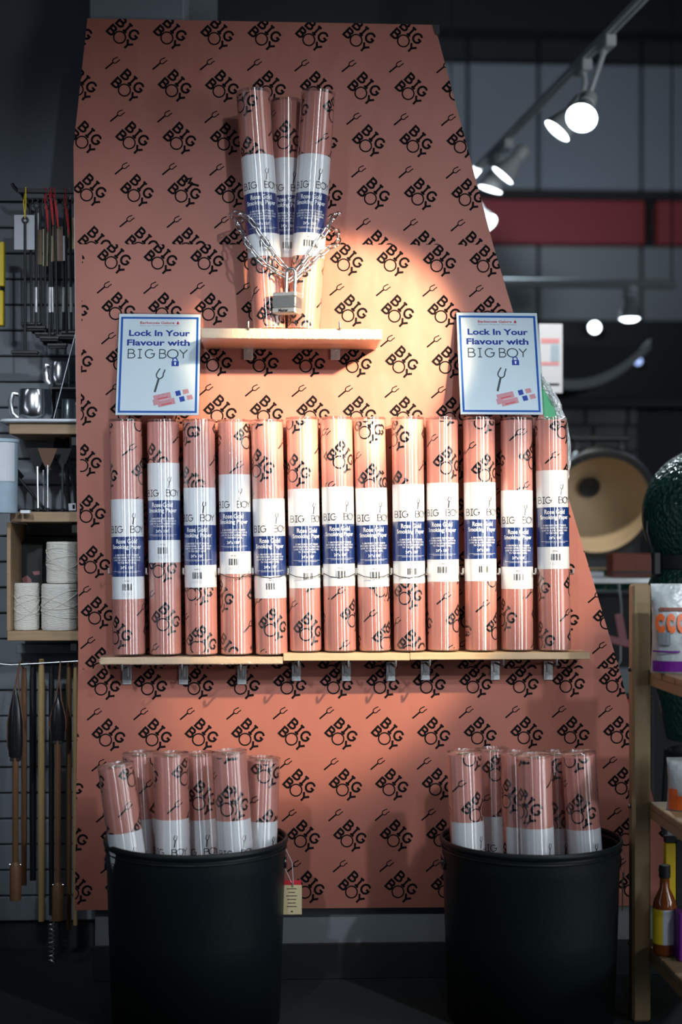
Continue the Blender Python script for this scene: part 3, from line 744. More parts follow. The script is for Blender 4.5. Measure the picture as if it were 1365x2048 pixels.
# paper tags on strings
def tag_on(label, knot, px0, px1, py0, py1, y, rotz):
    a = P((px0+px1)/2, py0, y); b = P((px0+px1)/2, py1, y); k = P(*knot)
    W = (P(px1, py0, y).x-P(px0, py0, y).x)/2; H = a.z-b.z
    t = thing('price_tag', label, 'tag', b)
    tw = MB().bbox(-W, W, -0.0006, 0.0006, 0, H, 0.0003).build('card', 'tagcream', t, rot=(0, 0, rotz))
    if rotz == 0:
        MB().box(-W, W*.95, -.0005, .0009, H, H+0.012).build('red_card', 'red', t)
        ln = []
        for i, wd in enumerate((.5, .35, .55, .45, .4, .5)): ln += rect(-W*wd, W*wd, H*(.86-.12*i), H*(.875-.12*i)+.0008)
        ln += rect(-.0025, .0025, H*.08, H*.13)
        MB().polys(ln, lambda u, v: (u, -.0009, v)).build('print', 'ink', tw, smooth=0, recalc=False)
    d = k-b
    MB().tube([d, d*.5+Vector((0.012, -.004, H*.55)), (0.004, -.001, H+0.004)], 0.0007, 5).build('string', 'tagwhite', t)
    MB().tube([d+Vector((.001, 0, 0)), d*.5+Vector((-.010, -.004, H*.5)), (0.0, -.001, H+0.004)], 0.0007, 5).build('string', 'tagwhite', t)
    MB().tube([(0.002, -.001, H-.004), (0.002, -.002, H+.007)], 0.0028, 8).build('clasp', 'zinc', t)
tag_on('small cream price tag hanging beside the left bin', (566, 1685, -0.29), 564, 604, 1770, 1829, -0.29, 0)
tag_on('dark edge-on price tag hanging beside the right bin', (1236, 1680, -0.29), 1236, 1256, 1750, 1820, -0.29, R(70))

# ------------------------------------------------------------------ left side: tools on a hook bar
a = P(36, 382, 0.20); b = P(200, 386, 0.20)
t = thing('hook_bar', 'black square-tube hook bar on the slat wall, carrying hanging grill tools', 'rail', (a.x, 0.20, a.z))
L = b.x-a.x
MB().bbox(0, L, -0.006, 0.006, -0.006, 0.006, 0.001).build('front_bar', 'black', t)
MB().bbox(0.012, L, 0.052, 0.064, -0.016, -0.006, 0.001).build('rear_bar', 'black', t)
MB().tube([(0, 0, 0), (-0.012, -0.002, 0.012), (-0.016, -0.002, 0.02)], 0.006, 6).build('upturned_tip', 'black', t)
MB().bbox(L*.8, L*.8+.02, 0.0, 0.15, -0.016, 0.006, 0.001).build('wall_arm', 'black', t)
MB().tube([(0.006, 0.0, 0.0), (0.008, 0.08, -0.01), (0.01, 0.148, -0.02)], 0.005, 6).build('side_brace', 'black', t)
rnd = random.Random(3); BARZ = a.z+.004
def brush(label, px, py0, py1, y, ln, headw, tagm, tagr, strap, tilt=0):
    """long-handled grill scraper hanging by its eye: rod, eye, cross head"""
    top = P(px, py0, y); bot = P(px, py1, y); H = top.z-bot.z
    t = thing('grill_brush', label, 'grill tool', bot, (0, tilt, 0), 'grill tools on the hook bar')
    MB().tube([(0, 0, 0.004), (0, 0, H-0.010)], 0.0036, 8).build('rod', 'black', t)
    MB().tube([(0.0075*math.cos(2*PI*k/14), 0, H-0.004+0.0075*math.sin(2*PI*k/14)) for k in range(14)], 0.0028, 6, closed=True).build('eye', 'black', t)
    h = MB().bbox(-headw, headw, -0.010, 0.010, -0.004, 0.004, 0.0015).build('head', 'black', t)
    MB().bbox(-headw*.9, headw*.9, -0.007, 0.007, -0.010, -0.004, 0.001).build('bristles', 'rubber', h)
    LH = max(.012, BARZ-top.z+.004)
    if strap:
        MB().tube([(0.0, -0.002, H), (0.003, -.003, H+.5*LH), (0.001, .2-y-.009, H+LH), (-.001, .2-y+.009, H+LH), (-0.004, 0, H+.5*LH), (0, .002, H)], 0.0018, 6).build('loop', strap, t)
    if strap == 'red':
        MB().tube([(0.002, -.006, H), (0.006, -.008, H-.03), (0.010, -.008, H-.075)], [0.003, 0.004, 0.002], 6, flat=.3).build('ribbon', 'red', t)
    if tagm:
        u0, u1, q0, q1 = tagr; A2 = P(u0, q0, y-.006); B2 = P(u1, q1, y-.006)
        cx = (A2.x+B2.x)/2-bot.x; W = (B2.x-A2.x)/2
        MB().bbox(cx-W, cx+W, .004, .0046, B2.z-bot.z, A2.z-bot.z, .0002).build('tag', tagm, t, rot=(0, 0, 0))
    return t
brush('black grill scraper hanging lowest and leftmost, with yellow tie and white card', 50, 437, 705, 0.185, .3, 0.038, 'tagwhite', (27, 68, 428, 498), 'yellow')
tools = [(63, 400, 648, 0.215, 'tagbrown', (72, 84, 458, 528), None, 'with brown card, second from the left'), (72, 408, 655, 0.200, None, None, None, 'with bare rod, third from the left'),
         (82, 400, 660, 0.225, 'tagwhite', (68, 80, 424, 460), None, 'with small white card behind it'), (90, 412, 668, 0.205, 'tagcream', (84, 94, 456, 531), 'red', 'with cream card and red ribbon'),
         (99, 398, 676, 0.19, 'tagcream', (96, 103, 470, 522), 'red', 'with red ribbon at the middle of the bar'), (106, 392, 684, 0.215, None, None, 'red', 'tallest at the middle of the bar, red looped'),
         (115, 402, 690, 0.20, 'tagbrown', (108, 129, 451, 521), 'red', 'with wide kraft card, near the board'), (126, 404, 680, 0.225, None, None, None, 'with bare rod near the board'),
         (134, 418, 672, 0.20, 'tagwhite', (127, 134, 470, 520), 'red', 'with short red ribbon beside the board'), (143, 398, 665, 0.21, 'tagcream', (135, 152, 434, 497), 'tagwhite', 'with cream card beside the board edge')]
for (px, q0, q1, y, tm, trc, st, lb) in tools:
    o = brush('black grill scraper hanging in the cluster, '+lb, px, q0, q1, y, .3, 0.028, tm, trc, st, R(rnd.uniform(-1.2, 1.2)))
    if px in (72, 99, 106, 126, 143):
        hh = P(px, 575, y).z-o.location.z
        MB().tube([(0.0005, -.001, hh-.07), (0.0005, -.001, hh)], 0.0042, 8).build('silver_sleeve', 'zinc', o)
# yellow boxed item at the very edge
p = P(-18, 652, 0.22)
t = thing('tool_pack', 'bright yellow tool pack cut off by the left edge', 'package', p)
q = P(8, 485, 0.22); W = q.x-p.x; H = q.z-p.z
MB().bbox(0, W, -0.012, 0.012, 0, H*.42, .002).build('lower_pack', 'yellow', t); MB().bbox(0, W+.002, -0.012, 0.012, H*.47, H, .002).build('upper_pack', 'yellow', t)
MB().bbox(0, W-.006, -0.008, 0.05, H*.02, H*.98, .002).build('black_case', 'black', t)
# wooden shelf unit: top plank, shelf, bottom plank
def lshelf(label, px0, px1, py0, py1, y0, y1, m='shelfwood'):
    a = P(px0, py1, y0); b = P(px1, py0, y0)
    t = thing('wooden_shelf', label, 'shelf', (a.x, y0, a.z)); W = b.x-a.x
    MB().bbox(0, W, 0, y1-y0, 0, b.z-a.z, .002).build('plank', m, t)
    MB().bbox(W*.55, W*.55+.018, 0.02, y1-y0, -0.03, 0, .001).build('bracket', 'black', t)
    return t
YS0, YS1 = 0.10, 0.352
lshelf('wooden shelf under the steel mugs', 18, 240, 846, 868, YS0, YS1)
lshelf('wooden shelf board under the spatulas', 20, 240, 1024, 1044, YS0, YS1)
lshelf('wooden shelf board under the twine spools', 14, 240, 1262, 1282, YS0, YS1)
a = P(14, 1262, YS0+.01); b = P(22, 1044, YS0+.01)
tag(MB().bbox(a.x, b.x, YS0+.006, YS1-.002, a.z, b.z-.001, .001).build('side_panel', 'shelfwood'), 'wooden side panel left of the twine spools', 'panel')
tz = P(50, 845, YS0-.02).z
t = thing('serving_tray', 'white-rimmed serving tray under the steel mugs', 'tray', (P(100, 845, YS0).x, 0.20, tz+.0005))
def rrect(w, d, r, n=6):
    out = []
    for cx, cy, a0 in ((w-r, d-r, 0), (-w+r, d-r, 90), (-w+r, -d+r, 180), (w-r, -d+r, 270)):
        for k in range(n+1): a = R(a0+90*k/n); out.append((cx+r*math.cos(a), cy+r*math.sin(a)))
    return out
o1 = rrect(.135, .115, .03); o2 = rrect(.129, .109, .028); n = len(o1)
MB().add([(x, y, 0) for x, y in o2]+[(x, y, 0.002) for x, y in o2], [tuple(range(n))[::-1], tuple(range(n, 2*n))]+[(i, (i+1) % n, n+(i+1) % n, n+i) for i in range(n)]).build('base', 'tray', t)
MB().tube([(x, y, .006) for x, y in o1], 0.0045, 8, closed=True).build('rim', 'tray', t)
def mug(label, px0, px1, py0, py1, y, hs, zb=None):
    a = P(px0, py1, y); b = P(px1, py0, y); r = (b.x-a.x)/2; H = b.z-a.z; z0 = a.z if zb is None else zb
    t = thing('steel_mug', label, 'mug', ((a.x+b.x)/2, y, z0), group='steel mugs')
    MB().lathe([(0, 0), (r*.72, 0), (r*.85, H*.06), (r*.98, H*.25), (r, H*.45), (r*.95, H*.75), (r*.90, H*.97), (r*.92, H), (r*.89, H*.99), (r*.91, H*.75), (r*.95, H*.45), (r*.8, H*.06), (0, H*.03)], 40).build('cup', 'steel', t)
    MB().tube([(hs*r*.9, 0, H*.85), (hs*r*1.25, 0, H*.88), (hs*r*1.42, 0, H*.65), (hs*r*1.32, 0, H*.3), (hs*r*.98, 0, H*.14)], 0.0048, 8, flat=1.5).build('handle', 'steel', t)
    return t
m1 = mug('polished steel mug with handle on the tray, nearest and largest', 35, 105, 772, 838, 0.135, -1, tz+.003)
mug('polished steel mug behind on the riser, higher up', 99, 140, 725, 776, 0.285, -1)
mug('polished steel mug at the right of the tray beside the board', 122, 152, 782, 836, 0.24, 1, tz+.003)
a = P(98, 838, 0.26); b = P(160, 777, 0.26)
t = thing('riser', 'dark riser block carrying the rear steel mug', 'riser', (a.x, 0.25, tz+.003))
MB().bbox(0, b.x-a.x, 0, .08, P(98, 776, .285).z-tz-.010, P(98, 776, .285).z-tz-.0035, .001).build('top', 'black', t)
for xx in (0.003, b.x-a.x-.009): MB().box(xx, xx+.006, .002, .078, 0, P(98, 776, .285).z-tz-.010).build('leg', 'black', t)
a = P(107, 838, 0.075); b = P(155, 650, 0.075)
d = b-a; L = d.length
t = thing('clear_panel', 'clear acrylic panel leaning against the board beside the mugs', 'panel', (a.x, .085, tz+.012), (0, math.atan2(d.x, d.z), 0))
MB().bbox(0, .12, -.002, .002, 0.0, L, .0005).build('sheet', 'acrylic', t); MB().box(-.0015, .0, -.002, .002, 0, L).build('polished_edge', 'tray', t)
# spatulas standing head up on the middle shelf
mz = P(90, 1024, YS0).z
def spatula(label, px, y, pyt, pyb, bw, m, flip=0):
    t = thing('spatula', label, 'spatula', (P(px, 1000, y).x, y, mz+.0008), (0, R(flip), 0), 'spatulas on the shelf')
    H1 = P(px, pyb, y).z-mz; H2 = P(px, pyt, y).z-mz
    MB().tube([(0, 0, .012), (0, 0, H1*.6), (0, 0, H1+.006)], [.0035, .0032, .0042], 8).build('handle', 'steel', t)
    MB().tube([(0, 0, 0), (0, 0, .012)], .0055, 8).build('end_cap', 'black', t)
    MB().prism([(-.004, H1-.004), (.004, H1-.004), (bw*.55, H1+(H2-H1)*.35), (bw, H2), (-bw, H2), (-bw*.55, H1+(H2-H1)*.35)], -.0012, .0012).build('blade', m, t, smooth=0)
    return t
spatula('steel-handled spatula, leftmost, with dark blade', 76, .17, 896, 938, .030, 'blackgloss', -1.0)
spatula('steel-handled spatula in the middle with brown blade', 95, .15, 897, 935, .027, 'leather', 0)
spatula('steel-handled spatula behind the middle one', 88, .26, 900, 945, .030, 'black', 0)
spatula('steel-handled spatula nearest the board', 125, .19, 897, 932, .026, 'blackgloss', 0)
a = P(24, 880, .14); b = P(78, 940, .16); d = (b-a)
t = thing('turner', 'wide black turner leaning left with a yellow sticker', 'spatula', (P(86, 1000, .15).x, .215, mz+.004), (0, R(-40), 0))
L2 = .26
MB().bbox(-.016, .016, -.002, .002, L2*.45, L2*.98, .001).build('blade', 'blackgloss', t); MB().tube([(0, 0, 0), (0, 0, L2*.47)], .004, 8).build('shaft', 'black', t)
MB().box(-.020, -.012, .0025, .003, L2*.90, L2*.97).build('sticker', 'yellow', t)
t = thing('tongs', 'black tongs with a white barcode tag leaning at the board', 'tongs', (P(146, 1000, .20).x, .20, mz+.001), (0, R(-4), 0))
for s in (-1, 1):
    MB().tube([(s*.008, 0, 0.004), (s*.009, 0, .07), (s*.004-.004, 0, .14), (-.006, 0, .165)], [.004, .005, .007, .006], 8).build('arm', 'blackgloss', t)
tg_ = MB().bbox(-.010, .010, -.0085, -.0075, .006, .026, .0002).build('tag', 'tagwhite', t); MB().polys(rect(0.001, .008, .010, .022), lambda u, v: (u, -.0088, v)).build('print', 'ink', tg_, smooth=0, recalc=False)
t = thing('clipped_tool', 'black tool handle hanging under the mug shelf', 'grill tool', (P(120, 896, .22).x, .22, P(120, 900, .22).z))
MB().bbox(-.020, .010, -.01, .01, .0, .032, .003, Matrix.Rotation(R(12), 4, 'Y')).build('grip', 'blackgloss', t); MB().bbox(.014, .026, -.008, .008, .0, .034, .002).build('clip', 'black', t)
p = P(10, 1012, .05)
t = thing('storage_tub', 'pale blue tub with a paper notice at the left edge', 'tub', (P(2, 1012, .06).x, .06, mz-.004))
MB().lathe([(0, 0), (.042, 0), (.044, .004), (.046, .19), (.049, .192), (.049, .20), (.045, .2), (.042, .006), (0, .006)], 36).build('body', 'paleblue', t)
vsn = []; nn = 10
MB().polys(rect(-.042, .042, .085, .19, nn), lambda u, v: (.0472*math.sin(u/.047+.15), -.0472*math.cos(u/.047+.15), v)).build('notice', 'tagwhite', t)
MB().box(.052, .078, .0, .02, 0, .008).build('white_clip', 'tray', t)
# twine spools
bz_ = P(80, 1262, YS0).z
def spool(label, px0, px1, py0, py1, y, zb):
    a = P(px0, py1, y); b = P(px1, py0, y); r = (b.x-a.x)/2; H = b.z-a.z
    t = thing('twine_spool', label, 'twine', ((a.x+b.x)/2, y, zb), (0, 0, rnd.uniform(0, 6)), 'spools of cotton twine')
    prof = [(0.010, 0), (r*.94, 0), (r, H*.05)]
    for k in range(1, 24): prof.append((r-(.0008 if k % 2 else 0), H*(.05+.9*k/24)))
    MB().lathe(prof+[(r, H*.95), (r*.94, H), (.011, H)], 44).build('wound_twine', 'twine', t)
    MB().lathe([(.011, .001), (.011, H+.001), (.009, H+.001), (.009, .001)], 16).build('tube', 'cardboard', t)
    for k in range(5):
        z0 = H*rnd.uniform(.15, .5); z1 = H*rnd.uniform(.45, .9)
        MB().tube([((r+.0006)*math.cos(a2), (r+.0006)*math.sin(a2), z0+(z1-z0)*(.5-.5*math.cos(a2+k))) for a2 in [2*PI*i/40 for i in range(40)]], .0011, 5, closed=True).build('strand', 'twinecord', t)
    return H
h1 = spool('white cotton twine spool, lower left of the three', 26, 79, 1168, 1261, .165, bz_+.0008)
h2 = spool('white cotton twine spool, lower right beside the board', 83, 155, 1170, 1262, .15, bz_+.0008)
spool('white cotton twine spool stacked on top of the lower right one', 93, 157, 1086, 1168, .165, bz_+h2+.003)
t = thing('tool_box_pack', 'dark boxed accessory with a pink picture behind the twine', 'package', (P(26, 1170, .27).x, .27, bz_+.0008))
MB().bbox(0, .085, 0, .05, 0, P(26, 1085, .27).z-bz_, .002).build('box', 'black', t)
MB().prism([(.025, .14), (.04, .15), (.052, .138), (.056, .105), (.046, .122), (.03, .125)], -.0006, -.0001).build('picture', 'pinkgrip', t, smooth=0)
MB().prism([(.055, .16), (.075, .162), (.078, .152), (.06, .150)], -.0006, -.0001).build('picture', 'pinkgrip', t, smooth=0)
# long-handled tools hanging from a wire below
p = P(0, 1327, .16); q = P(230, 1318, .16)
t = thing('hanging_rail', 'thin wire rail under the twine shelf', 'rail', p)
MB().tube([(-.05, 0, .012), (-.01, 0, .0), (.03, -.003, -.004), (q.x-p.x, 0, q.z-p.z)], .0018, 8).build('wire', 'zinc', t)
MB().bbox(.02, .30, .13, .18, .018, .045, .002).build('rear_bar', 'slat', t)
def long_tool(label, px, pyt, pyb, y, m, r, kind, head=None):
    a = P(px, pyt, y); b = P(px, pyb, y); H = a.z-b.z
    t = thing('long_handled_tool', label, 'grill tool', b, group='long-handled tools under the twine shelf')
    RZ = P(px, 1324, .16).z-b.z; DY = .16-y
    if kind == 'brush':
        hz0 = H-head
        MB().tube([(0, 0, .10), (0, 0, hz0)], r, 10).build('handle', m, t)
        prof = [(0, -.002), (.018, 0), (.0205, .03), (.020, head*.45), (.0155, head*.7), (.008, head*.88), (.003, head*.97), (0, head)]
        h = MB().lathe([(x, zz+hz0) for x, zz in prof], 24, mtx=Matrix.Diagonal((1, .7, 1, 1))).build('head', 'blackgloss', t)
        MB().box(-.0008, .0008, -.0150, -.0135, hz0+.02, hz0+head*.6).build('seam', 'black', h)
        MB().tube([(-.012, 0, hz0+.0), (-.022, 0, hz0+.03), (-.0215, 0, hz0+head*.5), (-.006, 0, hz0+head*.9), (-.001, DY*.6, (hz0+head+RZ)/2), (0.0, DY+.002, RZ+.002)], .0022, 6).build('strap', 'leather', t)
        MB().tube([(.012, 0, hz0+.0), (.022, 0, hz0+.03), (.0215, 0, hz0+head*.5), (.010, 0, hz0+head*.9), (.001, DY*.6, (hz0+head+RZ)/2), (0.001, DY-.002, RZ+.002)], .0022, 6).build('strap', 'leather', t)
        MB().bbox(-.014, .014, -.008, .008, hz0-.012, hz0, .002).build('ferrule', 'black', t)
        MB().lathe([(0, 0), (r*1.9, 0), (r*1.9, .09), (r*1.2, .105), (0, .105)], 16).build('end_grip', 'darkwood', t)
        MB().tube([(-r*1.9, -.002, .098), (r*1.9, -.002, .098)], .002, 6).build('pin', 'chrome', t)
    else:
        MB().tube([(0, 0, 0), (0, 0, H*.3), (0, 0, H*.93), (0, 0, H)], [r*.9, r, r, r*.7], 10).build('handle', m, t)
        MB().tube([(0, 0, H-.006), (.004, DY*.5, (H+RZ)/2), (0, DY-.002, RZ+.003), (0, DY+.002, RZ+.003), (-.004, DY*.5, (H+RZ)/2), (0, 0, H-.006)], .0013, 6).build('loop', 'leather', t)
        if kind == 'spring': MB().tube([(.012*math.cos(k*.8)*.6, .012*math.sin(k*.8)*.6, -.16+k*.0016) for k in range(100)], .0016, 5).build('spring', 'zinc', t)
    return t
long_tool('long-handled grill brush with black oval head, leftmost', 31, 1375, 1800, .10, 'darkwood', .0085, 'brush', .19)
long_tool('long-handled grill brush with black oval head beside the board', 116, 1392, 1840, .12, 'darkwood', .0085, 'brush', .12)
long_tool('pale wooden pole between the two black grill brushes', 83, 1318, 1842, .17, 'palewood', .0095, 'pole')
long_tool('dark wooden pole behind the leftmost grill brush', 48, 1335, 1770, .20, 'darkwood', .0085, 'pole')
long_tool('black rod hanging behind the pale pole', 66, 1330, 1760, .24, 'black', .010, 'pole')
long_tool('black rod with a spring end hanging behind the right brush', 103, 1328, 1830, .22, 'black', .008, 'spring')
long_tool('brown wooden pole hanging right of the right brush', 138, 1326, 1860, .19, 'darkwood', .008, 'pole')
long_tool('pale wooden pole peeking out beside the board edge', 151, 1335, 1850, .16, 'palewood', .007, 'pole')
p = P(6, 2046, -.55)

# ------------------------------------------------------------------ ceiling tracks and lamps
ZT = 3.02
def on_z(px, py, z):
    d = FW+RT*((px-682.5)/FPX)+Vector((0, 0, (HOR-py)/FPX)); return CP+d*((z-CP.z)/d.z)
ta = on_z(1288, -5, ZT); tb = on_z(945, 348, ZT)
dirt = (tb-ta).normalized(); rotz = math.atan2(-dirt.x, dirt.y)
t = thing('light_track', 'white ceiling light track running away to the back at upper right', 'track', ta-dirt*1.5, (0, 0, rotz))
L = (tb-ta).length+2.4
MB().bbox(-.018, -.004, 0, L, -.01, .012, .002).build('channel_side', 'lampwhite', t); MB().bbox(.004, .018, 0, L, -.01, .012, .002).build('channel_side', 'lampwhite', t)
MB().box(-.012, .012, 0, L, .004, .011).build('channel_back', 'black', t)
for k in (0.2, L-.1): MB().tube([(0, k, .012), (0, k, 6.0-ZT)], .006, 8).build('hanger_rod', 'black', t)
def head(label, px, py, depth, dirv, blen=1.0, rb=.058, power=18):
    """track head: adapter, stem, knuckle, PAR lamp with lit face"""
    face = CP+(FW+RT*((px-682.5)/FPX)+Vector((0, 0, (HOR-py)/FPX)))*depth
    dv = Vector(dirv).normalized()
    q = dv.to_track_quat('-Z', 'Y')
    t = thing('track_head', label, 'spotlight', face, q.to_euler(), 'spotlights on the right track')
    MB().lathe([(rb*.97, -.001), (rb, .004), (rb*.93, .018), (rb*.62, .07), (rb*.50, .085), (rb*.46, .10)], 32).build('reflector', 'lampwhite', t)
    MB().lathe([(0, -.004), (rb*.5, -.003), (rb*.96, .002)], 32).build('lit_face', 'bulb', t)
    MB().lathe([(rb*.46, .095), (rb*.56, .100), (rb*.56, .150), (rb*.40, .16), (0, .16)], 24).build('socket', 'lampwhite', t)
    qi = q.inverted()
    up = qi @ Vector((0, 0, 1)); back = Vector((0, 0, .14))
    s_ = (face-ta).xy.dot(dirt.xy)/dirt.xy.length_squared
    tp3 = ta+dirt*s_; tp3.z = ZT-.03
    tgt = qi @ (tp3-face)
    MB().tube([back, back*.55+tgt*.45+Vector((0, 0, .02)), tgt], .010, 8).build('stem', 'lampwhite', t)
    MB().bbox(-.02, .02, -.05, .05, -.022, .0195, .004, Matrix.Translation(tgt) @ qi.to_matrix().to_4x4() @ Matrix.Rotation(rotz, 4, 'Z')).build('adapter', 'lampwhite', t)
    l = bpy.data.lights.new('track_head_light', 'SPOT'); l.energy = power; l.color = (.80, .92, 1); l.spot_size = R(100); l.spot_blend = 1; l.shadow_soft_size = .05
    lo = bpy.data.objects.new('track_head_light', l); COL.objects.link(lo); lo.parent = t; lo.location = (0, 0, -.02)
    return t
head('lit track spotlight with the largest round face at upper right', 1164, 236, 5.1, (-.28, -.60, -.62), power=90)
head('lit track spotlight with slanted oval face left of the largest', 1115, 262, 5.35, (-.62, .02, -.75), power=90)
head('lit track spotlight, third along the track, oval face', 1006, 351, 6.4, (-.62, .12, -.75), power=90)
head('lit track spotlight, fourth along the track, crescent of light', 981, 379, 6.6, (-.30, .10, -.95), power=90)
head('lit track spotlight half hidden behind the board edge', 974, 447, 7.6, (.35, -.45, -.75), power=90)
# a second, farther rail with a hanging lamp
YF = 3.6
a = P(880, 565, YF); b = P(1352, 563, YF)
t = thing('far_rail', 'pale horizontal lighting rail across the back of the shop', 'rail', a)
MB().bbox(0, b.x-a.x, -.02, .02, -.022, .022, .004).build('rail', 'fargrey', t)
for xx in (.06, b.x-a.x-.02): MB().tube([(xx, 0, .02), (xx, 0, 6.0-a.z)], .005, 8).build('hanger_rod', 'black', t)
p = P(1260, 632, YF)
t = thing('pendant_spot', 'pale spotlight with lit face hanging from the far rail', 'spotlight', p)
zt_ = a.z-p.z
MB().tube([(-.01, 0, .06), (-.01, 0, zt_-.004)], .022, 12).build('stem', 'fargrey', t)
MB().lathe([(.030, .10), (.036, .06), (.052, .02), (.058, -.01), (.054, -.016)], 28).build('shade', 'fargrey', t)
MB().lathe([(0, -.030), (.03, -.027), (.054, -.012)], 28).build('lit_face', 'bulb', t)
p = P(1190, 655, YB-.11)
t = thing('far_lamp', 'round bright lamp facing the camera in the dark back area', 'lamp', p)
MB().lathe([(0, -.01), (.027, -.008), (.037, 0)], 28, mtx=Matrix.Rotation(PI/2, 4, 'X')).build('lit_face', 'bulb', t)
MB().lathe([(.037, 0), (.043, -.004), (.045, .03), (.03, .09), (.03, .17), (0, .17)], 28, mtx=Matrix.Rotation(-PI/2, 4, 'X')).build('housing', 'black', t)
p = P(1277, 722, YB-.045)
t = thing('far_lamp', 'small bluish indicator lamp in the dark back area', 'lamp', p)
MB().lathe([(0, -.008), (.02, -.006), (.026, 0)], 20, mtx=Matrix.Rotation(PI/2, 4, 'X')).build('lit_face', 'bulbblue', t)
MB().lathe([(.026, 0), (.032, .002), (.03, .106), (0, .106)], 20, mtx=Matrix.Rotation(-PI/2, 4, 'X')).build('housing', 'black', t)

# ------------------------------------------------------------------ background shop fittings on the right
def fbox(name, label, cat, px0, px1, py0, py1, y, dp, m, b_=.006):
    a = P(px0, py1, y); b = P(px1, py0, y)
    t = thing(name, label, cat, (a.x, y, a.z)); MB().bbox(0, b.x-a.x, 0, dp, 0, b.z-a.z, b_).build('body', m, t); return t, b.x-a.x, b.z-a.z
a = P(1040, 1140, 3.4); b = P(1420, 818, 3.4)
t = thing('stone_island', 'dim grey stone-faced outdoor kitchen island in the background', 'kitchen island', (a.x, 3.4, 0))
W = b.x-a.x; H = b.z
st = random.Random(5); zz = 0
while zz < H-.02:
    xx = 0; hh = st.uniform(.10, .16)
    while xx < W*.62:
        ww = st.uniform(.14, .34); MB().bbox(xx+.004, min(xx+ww, W*.62)-.004, -st.uniform(.0, .02), .1, zz+.004, min(zz+hh, H)-.004, .008).build('stone', 'stone', t); xx += ww
    zz += hh
MB().box(0, W, .02, .6, 0, H-.01).build('core', 'fardark', t); MB().bbox(-.03, W+.03, -.05, .62, H, H+.05, .006).build('top_slab', 'farblack', t)
# curved range hood; its pale edge strip stands in for a highlight
a = P(1090, 800, 3.3); b = P(1300, 690, 3.3); W = b.x-a.x; H = b.z-a.z
t = thing('range_hood', 'dark curved range hood with a painted pale highlight arc in the background', 'hood', (a.x, 3.3, a.z))
n = 16; arcp = [(W*i/n, H*.18+H*.55*(2*(i/n)-.5)**2*.6) for i in range(n+1)]
MB().prism(arcp+[(W, H), (0, H)], 0, .4).build('canopy', 'fardark', t, smooth=0)
MB().prism([(x, z_+.05) for x, z_ in arcp][::-1]+arcp, -.02, .0).build('highlight_arc', 'fargrey', t, smooth=0)
# hanging price card
a = P(1078, 786, 1.2); b = P(1126, 648, 1.2); W = b.x-a.x; H = b.z-a.z
t = thing('price_card', 'white hanging price card with pink and blue panels beside the right sign', 'card', (a.x, 1.2, a.z))
MB().bbox(0, W, 0, .004, 0, H, .001).build('card', 'tagwhite', t)
for (v0, v1, m) in ((.72, .79, 'spink'), (.40, .45, 'spink')): MB().polys(rect(W*.1, W*.86, H*v0, H*v1), lambda u, v: (u, -.001, v)).build('pink_panel', m, t, smooth=0, recalc=False)
MB().polys(rect(W*.5, W*.86, H*.46, H*.70), lambda u, v: (u, -.001, v)).build('blue_panel', 'paleblue', t, smooth=0, recalc=False)
MB().polys(rect(W*.2, W*.86, H*.11, H*.14), lambda u, v: (u, -.001, v)).build('print_line', 'ink', t, smooth=0, recalc=False)
MB().tube([(W*.2, .010, H*.5), (W*.2, .010, -a.z+.012)], .006, 8).build('pole', 'black', t)
MB().lathe([(0, 0), (.12, 0), (.12, .006), (.02, .012), (0, .012)], 24, c=(W*.2, .01, -a.z)).build('foot', 'black', t)
# green round foil sign behind the board
c = P(910, 905, 0.06); r = P(1143, 905, 0.06).x-c.x
t = thing('round_sign', 'green round disc with crinkled silver edge showing behind the board', 'sign', (c.x, .06, c.z))
rmx = Matrix.Rotation(PI/2, 4, 'X')
MB().lathe([(0, .008), (r*.93, .008), (r*.94, .006)], 72, mtx=rmx).build('green_face', 'green', t)
rn = random.Random(8); vs = []; fs = []; n = 150
for (rr0, zz0) in ((.93, .008), (.955, .016), (.985, .008), (1.0, .0), (.985, -.008), (.93, -.008)):
    for k in range(n):
        a2 = 2*PI*k/n; q_ = r*rr0+rn.uniform(-.0025, .0025); vs.append((q_*math.cos(a2), -(zz0+rn.uniform(-.002, .002)), q_*math.sin(a2)))
for i in range(5):
    for k in range(n): fs.append((i*n+k, i*n+(k+1) % n, (i+1)*n+(k+1) % n, (i+1)*n+k))
MB().add(vs, fs).build('foil_edge', 'foil', t, smooth=0)
MB().lathe([(0, -.006), (r*.94, -.006)], 48, mtx=rmx).build('back', 'foam', t)
MB().box(-.02, .02, .008, .03, -c.z, -r*.9).build('stand', 'black', t)
# open kamado grill: lid stood up, pale inside towards the camera
YK = 1.75
c = P(1200, 1010, YK); r = P(1312, 1010, YK).x-c.x
t = thing('kamado_grill', 'open kamado grill with pale ceramic inside of its raised lid', 'grill', (c.x, YK, 0))
lm = Matrix.Translation((0, 0, c.z)) @ Matrix.Rotation(R(113), 4, 'X')
def dome(r0, dpt, n=10): return [(r0*math.cos(PI/2*k/n), -dpt*math.sin(PI/2*k/n)) for k in range(n+1)]
lid = MB().lathe(dome(r, .26), 48, mtx=lm).build('lid_outer', 'egg', t)
MB().lathe([(r*.90, .006)]+[(x*.88, zz*.88) for x, zz in dome(r, .26)], 48, mtx=lm).build('lid_inner', 'ceramic', t)
MB().lathe([(r, -.002), (r*1.0, .008), (r*.90, .008), (r*.90, 0)], 48, mtx=lm).build('lid_felt', 'rubber', t)
MB().lathe([(r*1.005, -.055), (r*1.03, -.05), (r*1.03, -.012), (r*1.005, -.008)], 48, mtx=lm).build('lid_band', 'steel', t)
MB().lathe([(0, -.205), (.035, -.203), (.045, -.20)], 24, mtx=lm @ Matrix.Translation((0, .0, 0))).build('vent_hole', 'black', t)
hz_ = c.z+r*1.12
